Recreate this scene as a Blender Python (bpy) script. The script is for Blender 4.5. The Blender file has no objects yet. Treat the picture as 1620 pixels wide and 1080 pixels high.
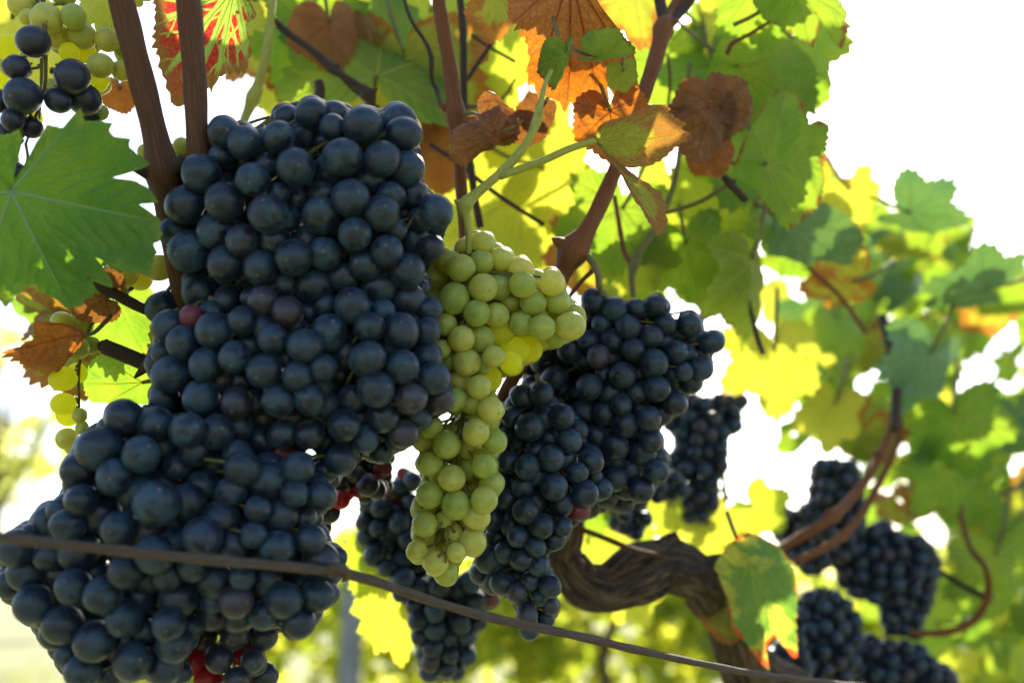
import bpy, math, random
import numpy as np
from mathutils import Vector, Matrix, Euler

# ------------------------------------------------------------------ camera, sky, sun, exposure
scene = bpy.context.scene
COL = scene.collection
F = 1575.0                      # focal length in photo pixels (35 mm on a 36 mm sensor, 1620 wide)
PITCH = math.radians(14.6)
cam_d = bpy.data.cameras.new("camera")
cam = bpy.data.objects.new("camera", cam_d)
COL.objects.link(cam)
cam_d.lens = 35.0
cam_d.sensor_width = 36.0
cam_d.clip_start = 0.01
cam_d.clip_end = 2000.0
cam_d.dof.use_dof = True
cam_d.dof.focus_distance = 0.515
cam_d.dof.aperture_fstop = 4.5
CAMZ = 0.78
cam.location = (0, 0, CAMZ)
cam.rotation_euler = (math.pi / 2 + PITCH, 0, 0)
scene.camera = cam
CM = Matrix.Translation((0, 0, CAMZ)) @ Euler((math.pi / 2 + PITCH, 0, 0)).to_matrix().to_4x4()
CR = CM.to_3x3()
CRn = np.array(CR)
CTn = np.array(CM.translation)

SUN_EL, SUN_AZ = math.radians(40), math.radians(12)      # behind the vines, a little to the right of straight ahead
world = bpy.data.worlds.new("World")
scene.world = world
world.use_nodes = True
wt = world.node_tree
sky = wt.nodes.new("ShaderNodeTexSky")
sky.sky_type = 'NISHITA'
sky.sun_disc = False
sky.sun_elevation = SUN_EL
sky.sun_rotation = SUN_AZ
sky.dust_density = 2.0
sky.air_density = 1.0
wt.links.new(sky.outputs[0], wt.nodes["Background"].inputs[0])
wt.nodes["Background"].inputs[1].default_value = 0.15
sun_d = bpy.data.lights.new("sun", 'SUN')
sun_d.energy = 5.0
sun_d.angle = math.radians(0.6)
sun_d.color = (1.0, 0.93, 0.80)
sun = bpy.data.objects.new("sun", sun_d)
COL.objects.link(sun)
sdir = Vector((math.sin(SUN_AZ) * math.cos(SUN_EL), math.cos(SUN_AZ) * math.cos(SUN_EL), math.sin(SUN_EL)))
sun.rotation_euler = sdir.to_track_quat('Z', 'Y').to_euler()
scene.view_settings.view_transform = 'Standard'
scene.view_settings.look = 'None'
scene.view_settings.exposure = 1.40
scene.view_settings.gamma = 1.0
try:
    scene.cycles.max_bounces = 10
    scene.cycles.diffuse_bounces = 5
    scene.cycles.transmission_bounces = 8
    scene.cycles.sample_clamp_indirect = 8.0
    scene.cycles.use_denoising = True
except Exception:
    pass

RNG = np.random.default_rng(11)
rnd = random.Random(5)


def P(px, py, d):
    """photo pixel + forward distance (m) -> world point"""
    return CM @ Vector(((px - 810) / F * d, (540 - py) / F * d, -d))


def rm(d):
    """my first depth estimates (m) -> depths that agree with how sharp each thing is in the photo"""
    return 0.52 * (d / 0.52) ** 0.75 if d < 0.95 else 0.817 + (d - 0.95) * 1.2


# ------------------------------------------------------------------ helpers
def mesh_np(name, verts, faces, smooth=True):
    me = bpy.data.meshes.new(name)
    me.from_pydata([tuple(v) for v in verts] if not isinstance(verts, np.ndarray) else verts.tolist(), [],
                   faces.tolist() if isinstance(faces, np.ndarray) else faces)
    if smooth:
        me.polygons.foreach_set('use_smooth', np.ones(len(me.polygons), dtype=bool))
    me.update()
    return me


def link(name, me, mat=None, parent=None, **props):
    o = bpy.data.objects.new(name, me)
    COL.objects.link(o)
    if mat is not None and len(me.materials) == 0:
        me.materials.append(mat)
    if parent is not None:
        o.parent = parent
    for k, v in props.items():
        o[k] = v
    return o


def thing(name, loc, label, cat, group=None):
    o = bpy.data.objects.new(name, None)
    COL.objects.link(o)
    o.location = loc
    o.empty_display_size = 0.02
    o['label'] = label
    o['category'] = cat
    if group:
        o['group'] = group
    return o


def tag(o, label, cat, group=None):
    o['label'] = label
    o['category'] = cat
    if group:
        o['group'] = group
    return o


def attr(me, name, arr):
    a = me.attributes.new(name, 'FLOAT', 'POINT')
    a.data.foreach_set('value', np.asarray(arr, dtype=np.float32))


class NT:
    """tiny node-tree writer"""
    def __init__(self, name):
        self.m = bpy.data.materials.new(name)
        self.m.use_nodes = True
        self.t = self.m.node_tree
        self.t.nodes.clear()
        self.out = self.t.nodes.new('ShaderNodeOutputMaterial')

    def n(self, typ, ins=None, **kw):
        nd = self.t.nodes.new(typ)
        for k, v in kw.items():
            setattr(nd, k, v)
        for k, v in (ins or {}).items():
            s = nd.inputs[k]
            if isinstance(v, bpy.types.NodeSocket):
                self.t.links.new(v, s)
            else:
                s.default_value = v
        return nd

    def math(self, op, a, b=0.0, c=None, clamp=False):
        ins = {0: a, 1: b}
        if c is not None:
            ins[2] = c
        return self.n('ShaderNodeMath', ins, operation=op, use_clamp=clamp).outputs[0]

    def mix(self, fac, a, b):
        nd = self.t.nodes.new('ShaderNodeMix')
        nd.data_type = 'RGBA'
        for idx, v in ((0, fac), (6, a), (7, b)):
            s = nd.inputs[idx]
            if isinstance(v, bpy.types.NodeSocket):
                self.t.links.new(v, s)
            else:
                s.default_value = v if idx == 0 else (*v[:3], 1.0)
        return nd.outputs[2]

    def step(self, x, lo, hi, a=0.0, b=1.0):
        return self.n('ShaderNodeMapRange', {0: x, 1: lo, 2: hi, 3: a, 4: b}, interpolation_type='SMOOTHSTEP').outputs[0]

    def noise(self, vec, scale, detail=3.0, rough=0.55, dist=0.0):
        return self.n('ShaderNodeTexNoise', {'Vector': vec, 'Scale': scale, 'Detail': detail, 'Roughness': rough, 'Distortion': dist}).outputs[0]

    def surf(self, s):
        self.t.links.new(s, self.out.inputs[0])
        return self.m


# ------------------------------------------------------------------ materials
def mat_grape_dark(name, skin, bloom, bloom_amt, trans=None, tfac=0.0):
    N = NT(name)
    tc = N.n('ShaderNodeTexCoord')
    info = N.n('ShaderNodeObjectInfo')
    off = N.math('MULTIPLY', info.outputs['Random'], 37.0)
    vec = N.n('ShaderNodeVectorMath', {0: tc.outputs['Object'], 1: off}, operation='ADD').outputs[0]
    n1 = N.noise(vec, 1.1, 3, 0.5, 0.2)
    n2 = N.noise(vec, 9.0, 4, 0.7)
    n3 = N.noise(vec, 34.0, 2, 0.6)
    b = N.math('ADD', 0.04, N.math('ADD', N.math('MULTIPLY', N.step(n1, 0.34, 0.64), 0.66), N.math('MULTIPLY', N.step(n2, 0.34, 0.66), 0.32)))
    rub = N.step(N.noise(vec, 1.7, 3, 0.55, 0.5), 0.53, 0.64)            # wiped patches
    b = N.math('MULTIPLY', b, N.math('SUBTRACT', 1.0, N.math('MULTIPLY', rub, 0.85)))
    var = N.math('ADD', 0.40, N.math('MULTIPLY', N.math('FRACT', N.math('MULTIPLY', info.outputs['Random'], 7.31)), 0.8))
    b = N.math('MULTIPLY', N.math('MULTIPLY', b, var), bloom_amt, clamp=True)
    # purple cast on some berries
    pur = N.step(N.math('FRACT', N.math('MULTIPLY', info.outputs['Random'], 13.7)), 0.96, 1.0)
    sk = N.mix(pur, skin, (skin[0] * 2.2 + 0.01, skin[1] * 1.1, skin[2] * 1.1))
    col = N.mix(b, sk, bloom)
    # dust specks and the stylar scar
    spk = N.step(n3, 0.70, 0.76)
    col = N.mix(N.math('MULTIPLY', spk, 0.15), col, (0.16, 0.17, 0.17))
    nv = N.n('ShaderNodeVectorMath', {0: tc.outputs['Object']}, operation='NORMALIZE').outputs[0]
    sep = N.n('ShaderNodeSeparateXYZ', {0: nv})
    scar = N.math('MULTIPLY', N.step(sep.outputs[2], -0.9955, -0.9985), N.math('ADD', 0.25, N.math('MULTIPLY', var, 0.45)))
    col = N.mix(scar, col, (0.15, 0.11, 0.07))
    brn = N.math('MULTIPLY', N.step(N.noise(vec, 3.1, 5, 0.7, 0.4), 0.66, 0.72), N.step(N.math('FRACT', N.math('MULTIPLY', info.outputs['Random'], 5.77)), 0.75, 0.8))
    col = N.mix(N.math('MULTIPLY', brn, 0.6), col, (0.12, 0.06, 0.03))
    bump = N.n('ShaderNodeBump', {'Strength': 0.05, 'Distance': 0.0006, 'Height': n2})
    rg = N.math('ADD', 0.32, N.math('MULTIPLY', b, 0.28))
    pb = N.n('ShaderNodeBsdfPrincipled', {'Base Color': col, 'Roughness': rg, 'IOR': 1.42, 'Sheen Weight': 0.05, 'Sheen Roughness': 0.5,
                                         'Sheen Tint': (0.55, 0.7, 0.9, 1), 'Normal': bump.outputs[0]})
    s = pb.outputs[0]
    if trans:
        tr = N.n('ShaderNodeBsdfTranslucent', {'Color': (*trans, 1)})
        s = N.n('ShaderNodeMixShader', {0: tfac, 1: s, 2: tr.outputs[0]}).outputs[0]
    return N.surf(s)


def mat_grape_white(name, c1, c2, weight=0.85, tfac=0.30, tcol=(0.92, 0.84, 0.10)):
    N = NT(name)
    tc = N.n('ShaderNodeTexCoord')
    info = N.n('ShaderNodeObjectInfo')
    off = N.math('MULTIPLY', info.outputs['Random'], 41.0)
    vec = N.n('ShaderNodeVectorMath', {0: tc.outputs['Object'], 1: off}, operation='ADD').outputs[0]
    n1 = N.noise(vec, 1.4, 4, 0.6)
    col = N.mix(N.math('ADD', N.math('MULTIPLY', N.step(n1, 0.3, 0.7), 0.4), N.math('MULTIPLY', info.outputs['Random'], 0.6)), c1, c2)
    dust = N.step(N.noise(vec, 6.0, 5, 0.75), 0.45, 0.75)
    col = N.mix(N.math('MULTIPLY', dust, 0.22), col, (0.55, 0.60, 0.42))
    vor = N.n('ShaderNodeTexVoronoi', {'Vector': vec, 'Scale': 3.4})
    dot = N.math('MULTIPLY', N.step(vor.outputs['Distance'], 0.075, 0.045), N.step(N.n('ShaderNodeSeparateColor', {0: vor.outputs['Color']}).outputs[0], 0.45, 0.55))
    col = N.mix(N.math('MULTIPLY', dot, 0.85), col, (0.07, 0.05, 0.02))
    nv = N.n('ShaderNodeVectorMath', {0: tc.outputs['Object']}, operation='NORMALIZE').outputs[0]
    sep = N.n('ShaderNodeSeparateXYZ', {0: nv})
    col = N.mix(N.math('MULTIPLY', N.step(sep.outputs[2], -0.9965, -0.9985), 0.8), col, (0.06, 0.045, 0.02))
    bump = N.n('ShaderNodeBump', {'Strength': 0.08, 'Distance': 0.0005, 'Height': n1})
    pb = N.n('ShaderNodeBsdfPrincipled', {'Base Color': col, 'Roughness': N.math('ADD', 0.30, N.math('MULTIPLY', dust, 0.25)), 'IOR': 1.40,
                                         'Subsurface Weight': weight, 'Subsurface Radius': (1.0, 0.9, 0.22), 'Subsurface Scale': 0.006,
                                         'Normal': bump.outputs[0]})
    tr = N.n('ShaderNodeBsdfTranslucent', {'Color': (*tcol, 1)})
    return N.surf(N.n('ShaderNodeMixShader', {0: tfac, 1: pb.outputs[0], 2: tr.outputs[0]}).outputs[0])


def mat_leaf(name, c1, c2, t1, t2, vein, edge, edge_lo, edge_hi, rough=0.42, spots=0.25, tfac=0.5, inter=None, tvein=None, patch=None, patch_t=None, bumpk=1.0):
    """c*: reflected colours, t*: colours of light coming through; edge_lo..hi: where the margin turns"""
    N = NT(name)
    uv = N.n('ShaderNodeAttribute', attribute_name='leafpos')
    va = N.n('ShaderNodeAttribute', attribute_name='vein').outputs['Fac']
    v2 = N.n('ShaderNodeAttribute', attribute_name='vein2').outputs['Fac']
    ea = N.n('ShaderNodeAttribute', attribute_name='edge').outputs['Fac']
    info = N.n('ShaderNodeObjectInfo')
    rand = info.outputs['Random']
    vec = N.n('ShaderNodeVectorMath', {0: uv.outputs['Vector'], 1: N.math('MULTIPLY', rand, 23.0)}, operation='ADD').outputs[0]
    n1 = N.noise(vec, 2.2, 5, 0.6)
    n2 = N.noise(vec, 11.0, 4, 0.65)
    cells = N.n('ShaderNodeTexVoronoi', {'Vector': vec, 'Scale': 26.0}, feature='DISTANCE_TO_EDGE').outputs['Distance']
    net = N.step(cells, 0.10, 0.02)
    f = N.math('ADD', N.math('MULTIPLY', N.step(n1, 0.32, 0.68), 0.65), N.math('MULTIPLY', N.math('FRACT', N.math('MULTIPLY', rand, 3.7)), 0.35), clamp=True)
    col = N.mix(f, c1, c2)
    tcol = N.mix(f, t1, t2)
    if inter:                                    # colour between the veins (red autumn islands)
        k = N.step(N.math('ADD', v2, N.math('MULTIPLY', N.math('SUBTRACT', n2, 0.5), 0.3)), 0.74, 0.60)
        col = N.mix(k, col, inter[0])
        tcol = N.mix(k, tcol, inter[1])
    if patch:
        k = N.step(N.noise(vec, 1.3, 5, 0.6, 0.5), 0.50, 0.58)
        col = N.mix(k, col, patch)
        tcol = N.mix(k, tcol, patch_t)
    col = N.mix(N.math('MULTIPLY', N.step(n2, 0.35, 0.7), 0.22), col, tuple(x * 0.55 for x in c1))
    e = N.step(N.math('ADD', ea, N.math('MULTIPLY', N.math('SUBTRACT', N.noise(vec, 3.0, 5, 0.7), 0.5), 0.75)), edge_lo, edge_hi)
    col = N.mix(e, col, edge[0])
    tcol = N.mix(e, tcol, edge[1])
    vs = N.math('MULTIPLY', va, 0.85)
    col = N.mix(vs, col, vein)
    tcol = N.mix(vs, tcol, tvein or tuple(x * 0.55 for x in t2))
    tcol = N.mix(N.math('MULTIPLY', net, 0.25), tcol, tuple(x * 0.55 for x in t1))
    col = N.mix(N.math('MULTIPLY', net, 0.18), col, tuple(min(1, x * 1.5) for x in c2))
    if spots:
        vo = N.n('ShaderNodeTexVoronoi', {'Vector': vec, 'Scale': 5.5, 'Randomness': 1.0})
        sp = N.math('MULTIPLY', N.step(N.math('ADD', vo.outputs['Distance'], N.math('MULTIPLY', n2, 0.10)), 0.17, 0.10), N.step(N.n('ShaderNodeSeparateColor', {0: vo.outputs['Color']}).outputs[0], 1.0 - spots, 1.02 - spots))
        col = N.mix(sp, col, (0.10, 0.05, 0.02))
        tcol = N.mix(sp, tcol, (0.16, 0.05, 0.01))
    h = N.math('ADD', N.math('MULTIPLY', va, 0.6), N.math('ADD', N.math('MULTIPLY', n2, 0.5), N.math('MULTIPLY', net, -0.35)))
    bump = N.n('ShaderNodeBump', {'Strength': 0.45 * bumpk, 'Distance': 0.0012, 'Height': h})
    pb = N.n('ShaderNodeBsdfPrincipled', {'Base Color': col, 'Roughness': rough, 'IOR': 1.42, 'Specular IOR Level': 0.38, 'Normal': bump.outputs[0]})
    tr = N.n('ShaderNodeBsdfTranslucent', {'Color': tcol, 'Normal': bump.outputs[0]})
    return N.surf(N.n('ShaderNodeMixShader', {0: tfac, 1: pb.outputs[0], 2: tr.outputs[0]}).outputs[0])


def mat_cane(name, c1, c2, c3, scale=(60, 60, 5)):
    N = NT(name)
    at = N.n('ShaderNodeAttribute', attribute_name='tubepos').outputs['Vector']
    m = N.n('ShaderNodeMapping', {'Vector': at, 'Scale': (7, 7, 0.22)}).outputs[0]
    n1 = N.noise(m, 1.6, 4, 0.65)
    n2 = N.noise(at, 0.35, 4, 0.6)
    n3 = N.noise(m, 1.5, 5, 0.7)
    col = N.mix(N.step(n1, 0.30, 0.70), c1, c2)
    col = N.mix(N.math('MULTIPLY', N.step(n2, 0.5, 0.72), 0.7), col, c3)
    col = N.mix(N.math('MULTIPLY', N.step(n3, 0.62, 0.7), 0.5), col, tuple(x * 0.35 for x in c1))
    bump = N.n('ShaderNodeBump', {'Strength': 0.7, 'Distance': 0.0010, 'Height': n1})
    pb = N.n('ShaderNodeBsdfPrincipled', {'Base Color': col, 'Roughness': 0.65, 'Specular IOR Level': 0.2, 'Normal': bump.outputs[0]})
    return N.surf(pb.outputs[0])


def mat_plain(name, c1, c2, scale, rough=0.7, bump=0.5, dist=0.002, metallic=0.0, coord='Object', stretch=(1, 1, 1)):
    N = NT(name)
    tc = N.n('ShaderNodeTexCoord').outputs[coord]
    m = N.n('ShaderNodeMapping', {'Vector': tc, 'Scale': stretch}).outputs[0]
    n1 = N.noise(m, scale, 6, 0.65)
    n2 = N.noise(m, scale * 6, 4, 0.7)
    f = N.math('ADD', N.math('MULTIPLY', N.step(n1, 0.3, 0.7), 0.7), N.math('MULTIPLY', N.step(n2, 0.3, 0.7), 0.3))
    col = N.mix(f, c1, c2)
    b = N.n('ShaderNodeBump', {'Strength': bump, 'Distance': dist, 'Height': f})
    return N.surf(N.n('ShaderNodeBsdfPrincipled', {'Base Color': col, 'Roughness': rough, 'Metallic': metallic, 'Normal': b.outputs[0]}).outputs[0])


SKIN = (0.0045, 0.006, 0.014)
BLOOM = (0.020, 0.050, 0.080)
M = {}
M['dark'] = mat_grape_dark('dark_grape_skin', SKIN, BLOOM, 0.95)
M['bare'] = mat_grape_dark('bare_grape_skin', (0.016, 0.012, 0.022), BLOOM, 0.45)
M['purple'] = mat_grape_dark('purple_grape_skin', (0.020, 0.009, 0.015), (0.048, 0.052, 0.078), 0.8)
M['red'] = mat_grape_dark('reddish_grape_skin', (0.15, 0.025, 0.03), (0.15, 0.08, 0.10), 0.55, (0.5, 0.02, 0.02), 0.25)
M['glow'] = mat_grape_dark('backlit_red_grape_skin', (0.22, 0.012, 0.015), (0.16, 0.08, 0.10), 0.3, (0.60, 0.015, 0.025), 0.42)
M['white'] = mat_grape_white('white_grape_skin', (0.17, 0.29, 0.055), (0.58, 0.52, 0.13))
M['white_backlit'] = mat_grape_white('backlit_white_grape_skin', (0.66, 0.66, 0.06), (0.74, 0.72, 0.08), 0.9, 0.78, (1.0, 0.97, 0.10))  # backlight glow of white grapes painted as brighter, yellower, more translucent skin

GR = dict(c1=(0.035, 0.10, 0.022), c2=(0.075, 0.15, 0.03), t1=(0.20, 0.40, 0.02), t2=(0.42, 0.55, 0.03), vein=(0.22, 0.28, 0.09))
BRE = ((0.13, 0.055, 0.02), (0.30, 0.09, 0.015))
M['leaf_green'] = mat_leaf('green_leaf_blade', edge=BRE, edge_lo=1.22, edge_hi=1.3, **GR)
M['leaf_hero'] = mat_leaf('smooth_green_leaf_blade', edge=((0.20, 0.22, 0.04), (0.5, 0.5, 0.05)), edge_lo=0.90, edge_hi=1.25, rough=0.52, spots=0.22, tfac=0.40,
                          c1=(0.018, 0.085, 0.012), c2=(0.050, 0.14, 0.018), t1=(0.14, 0.38, 0.015), t2=(0.32, 0.50, 0.02), vein=(0.13, 0.24, 0.07), bumpk=1.4)
M['leaf_edge'] = mat_leaf('brown_edged_leaf_blade', edge=BRE, edge_lo=0.92, edge_hi=1.02, spots=0.3, **GR)
M['leaf_yellow'] = mat_leaf('yellow_leaf_blade', (0.16, 0.19, 0.03), (0.26, 0.25, 0.04), (0.46, 0.52, 0.025), (0.66, 0.62, 0.05), (0.33, 0.33, 0.10),
                            ((0.28, 0.11, 0.02), (0.7, 0.2, 0.02)), 1.02, 1.12, spots=0.12, tfac=0.58, tvein=(0.55, 0.55, 0.06))
M['leaf_lime'] = mat_leaf('lime_leaf_blade', (0.08, 0.15, 0.025), (0.15, 0.20, 0.03), (0.36, 0.50, 0.02), (0.60, 0.62, 0.035), (0.26, 0.30, 0.10),
                          BRE, 1.15, 1.25, spots=0.18, tfac=0.55, tvein=(0.42, 0.50, 0.05))
M['leaf_mixed'] = mat_leaf('half_turned_leaf_blade', (0.10, 0.13, 0.03), (0.17, 0.17, 0.04), (0.42, 0.48, 0.03), (0.6, 0.5, 0.04), (0.30, 0.30, 0.09),
                           ((0.17, 0.075, 0.03), (0.5, 0.16, 0.02)), 0.72, 0.9, spots=0.4, patch=(0.15, 0.07, 0.025), patch_t=(0.42, 0.13, 0.015))
M['leaf_turn'] = mat_leaf('turning_leaf_blade', (0.11, 0.14, 0.03), (0.18, 0.19, 0.05), (0.42, 0.48, 0.03), (0.6, 0.5, 0.04), (0.34, 0.36, 0.12),
                          ((0.20, 0.095, 0.045), (0.45, 0.17, 0.03)), 0.50, 0.66, spots=0.4, bumpk=1.8)
M['leaf_sunfleck'] = mat_leaf('sun_flecked_leaf_blade', (0.05, 0.13, 0.045), (0.08, 0.16, 0.05), (0.16, 0.36, 0.04), (0.26, 0.44, 0.04), (0.20, 0.27, 0.10),
                           ((0.26, 0.035, 0.02), (0.85, 0.10, 0.02)), 0.93, 1.0, spots=0.2, patch=(0.24, 0.25, 0.05), patch_t=(0.85, 0.80, 0.08))  # yellow patches paint sun flecks into the blade; the red rim is leaf colour
M['leaf_dry'] = mat_leaf('dried_brown_leaf_blade', (0.16, 0.075, 0.032), (0.24, 0.125, 0.055), (0.34, 0.11, 0.02), (0.55, 0.22, 0.035), (0.20, 0.11, 0.05),
                         ((0.11, 0.05, 0.025), (0.3, 0.09, 0.02)), 0.9, 1.2, rough=0.62, spots=0.2, tfac=0.32, bumpk=2.6)
M['leaf_rust'] = mat_leaf('rust_leaf_blade', (0.16, 0.066, 0.032), (0.24, 0.115, 0.060), (0.75, 0.20, 0.012), (0.9, 0.36, 0.02), (0.20, 0.09, 0.04),
                          ((0.13, 0.045, 0.02), (0.5, 0.10, 0.02)), 1.0, 1.25, rough=0.6, spots=0.25, tfac=0.34, tvein=(0.45, 0.12, 0.02), bumpk=2.2)
M['leaf_red'] = mat_leaf('red_leaf_with_green_veins', (0.14, 0.22, 0.05), (0.20, 0.24, 0.06), (0.30, 0.46, 0.05), (0.38, 0.48, 0.06), (0.24, 0.30, 0.10),
                         ((0.13, 0.065, 0.03), (0.30, 0.11, 0.02)), 0.80, 0.92, spots=0.1, tfac=0.52, inter=((0.13, 0.010, 0.010), (0.50, 0.015, 0.02)), tvein=(0.32, 0.48, 0.08))
M['leaf_skysheen'] = mat_leaf('sky_sheen_leaf_blade', (0.07, 0.15, 0.10), (0.11, 0.20, 0.14), (0.14, 0.32, 0.05), (0.25, 0.42, 0.06), (0.17, 0.25, 0.16), ((0.22, 0.06, 0.05), (0.5, 0.08, 0.04)), 1.02, 1.15, rough=0.34, spots=0.15, tfac=0.25)  # bluish tone paints the sky's reflection into the blade colour
M['cane'] = mat_cane('cane_bark', (0.062, 0.024, 0.009), (0.125, 0.052, 0.020), (0.042, 0.018, 0.009))
M['cane_red'] = mat_cane('red_cane_bark', (0.13, 0.042, 0.013), (0.20, 0.075, 0.026), (0.085, 0.030, 0.013))
M['cane_dark'] = mat_cane('dark_cane_bark', (0.035, 0.024, 0.018), (0.07, 0.045, 0.03), (0.05, 0.03, 0.02))
M['shoot'] = mat_cane('green_shoot_skin', (0.30, 0.31, 0.055), (0.42, 0.41, 0.10), (0.20, 0.15, 0.05))
M['petiole'] = mat_cane('petiole_skin', (0.14, 0.14, 0.04), (0.20, 0.16, 0.06), (0.17, 0.06, 0.035))
M['petiole_red'] = mat_cane('red_petiole_skin', (0.14, 0.05, 0.025), (0.20, 0.085, 0.04), (0.11, 0.035, 0.025))
M['stem'] = mat_cane('bunch_stem_skin', (0.12, 0.12, 0.035), (0.17, 0.15, 0.05), (0.10, 0.06, 0.025))
M['wire'] = mat_cane('rusty_wire', (0.040, 0.028, 0.022), (0.14, 0.100, 0.075), (0.10, 0.048, 0.026))

# ------------------------------------------------------------------ tubes
def catmull(pts, n):
    pts = np.asarray(pts, float)
    Q = np.vstack([2 * pts[0] - pts[1], pts, 2 * pts[-1] - pts[-2]])
    out = []
    for i in range(len(pts) - 1):
        p0, p1, p2, p3 = Q[i:i + 4]
        t = np.linspace(0, 1, n, endpoint=False)[:, None]
        out.append(0.5 * (2 * p1 + (p2 - p0) * t + (2 * p0 - 5 * p1 + 4 * p2 - p3) * t ** 2 + (3 * p1 - p0 - 3 * p2 + p3) * t ** 3))
    out.append(pts[-1:])
    return np.vstack(out)


def tube_geo(path, rad, seg=10, bump=None):
    """path (n,3), rad (n,) -> verts, faces, tubepos"""
    path = np.asarray(path, float)
    n = len(path)
    tan = np.gradient(path, axis=0)
    tan /= np.linalg.norm(tan, axis=1)[:, None] + 1e-12
    up = np.array([0.3, 0.5, 0.81]) if abs(tan[0] @ np.array([0.3, 0.5, 0.81])) < 0.9 else np.array([1.0, 0, 0])
    V, T = [], []
    L = np.concatenate([[0], np.cumsum(np.linalg.norm(np.diff(path, axis=0), axis=1))])
    a = np.linspace(0, 2 * math.pi, seg, endpoint=False)
    for i in range(n):
        u = up - tan[i] * (up @ tan[i])
        u /= np.linalg.norm(u)
        w = np.cross(tan[i], u)
        up = u
        r = rad[i] * np.ones(seg)
        if bump is not None:
            r = r * bump(i, a, L[i])
        V.append(path[i] + np.outer(np.cos(a) * r, u) + np.outer(np.sin(a) * r, w))
        T.append(np.stack([np.cos(a), np.sin(a), np.full(seg, L[i] / max(rad.max(), 1e-5))], 1))
    V = np.vstack(V)
    T = np.vstack(T)
    i = np.arange(n - 1)[:, None] * seg
    j = np.arange(seg)[None, :]
    j2 = (j + 1) % seg
    Fc = np.stack([i + j, i + j2, i + seg + j2, i + seg + j], -1).reshape(-1, 4).tolist()
    Fc.append(list(range(seg))[::-1])
    Fc.append(list(range((n - 1) * seg, n * seg)))
    return V, Fc, T


def tube_mesh(name, parts):
    V, Fc, T, o = [], [], [], 0
    for v, f, t in parts:
        V.append(v)
        T.append(t)
        Fc += [[k + o for k in q] for q in f]
        o += len(v)
    V = np.vstack(V)
    T = np.vstack(T)
    me = mesh_np(name, V, Fc)
    a = me.attributes.new('tubepos', 'FLOAT_VECTOR', 'POINT')
    a.data.foreach_set('vector', T.astype(np.float32).ravel())
    return me


def px_path(pts, n=8):
    """pts: (px, py, d, width px) -> smooth world path and radii"""
    pts = [(a, b, rm(d), w) for a, b, d, w in pts]
    W = np.array([[*P(a, b, d)] for a, b, d, w in pts])
    r = np.array([w * d / F / 2 for a, b, d, w in pts])
    pr = catmull(np.hstack([W, r[:, None]]), n)
    return pr[:, :3], np.maximum(pr[:, 3], 1e-4)


def local(me_obj_verts, origin):
    return me_obj_verts - np.array(origin)


def make_cane(name, pts, mat, label, cat='cane', nodes=(), group=None, seg=22, lump=0.07, n=12, buds=True, node_amp=0.45):
    path, rad = px_path(pts, n)
    L = np.concatenate([[0], np.cumsum(np.linalg.norm(np.diff(path, axis=0), axis=1))])
    ph = rnd.random() * 9
    root_at = path[0].copy()
    for (nx, ny) in nodes:                      # swollen joints
        k = np.argmin([(w2p(p)[0] - nx) ** 2 + (w2p(p)[1] - ny) ** 2 for p in path])
        s = np.exp(-((L - L[k]) / (rad[k] * 1.5)) ** 2)
        rad = rad * (1 + node_amp * s)

    def bmp(i, a, l):
        return 1 + lump * np.sin(3 * a + ph + l * 40) * 0.5 + lump * 0.35 * np.sin(11 * a + ph * 3) + lump * 0.5 * np.sin(l * 190 + 2 * a)
    root = thing(name, Vector(root_at), label, cat, group)
    v, f, t = tube_geo(path - root_at, rad, seg, bmp)
    link('stem', tube_mesh(name, [(v, f, t)]), mat, root)
    for (nx, ny) in nodes:
        k = int(np.argmin([(w2p(p)[0] - nx) ** 2 + (w2p(p)[1] - ny) ** 2 for p in path]))
        side = 1 if rnd.random() < 0.5 else -1
        d = np.array(CR @ Vector((side, 0.55, 0.25)))
        d /= np.linalg.norm(d)
        r = rad[k]
        p0 = path[k] - root_at
        q = np.array([p0 + d * r * s for s in (0.5, 0.9, 1.25, 1.5, 1.65)])
        v, f, t = tube_geo(q, r * np.array([0.42, 0.45, 0.32, 0.17, 0.04]), 8)
        link('bud', tube_mesh('bud', [(v, f, t)]), mat, root)
    return root


CMI = CM.inverted()


def w2p(p):
    c = CMI @ Vector(p)
    return 810 + c.x / -c.z * F, 540 - c.y / -c.z * F, -c.z


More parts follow.
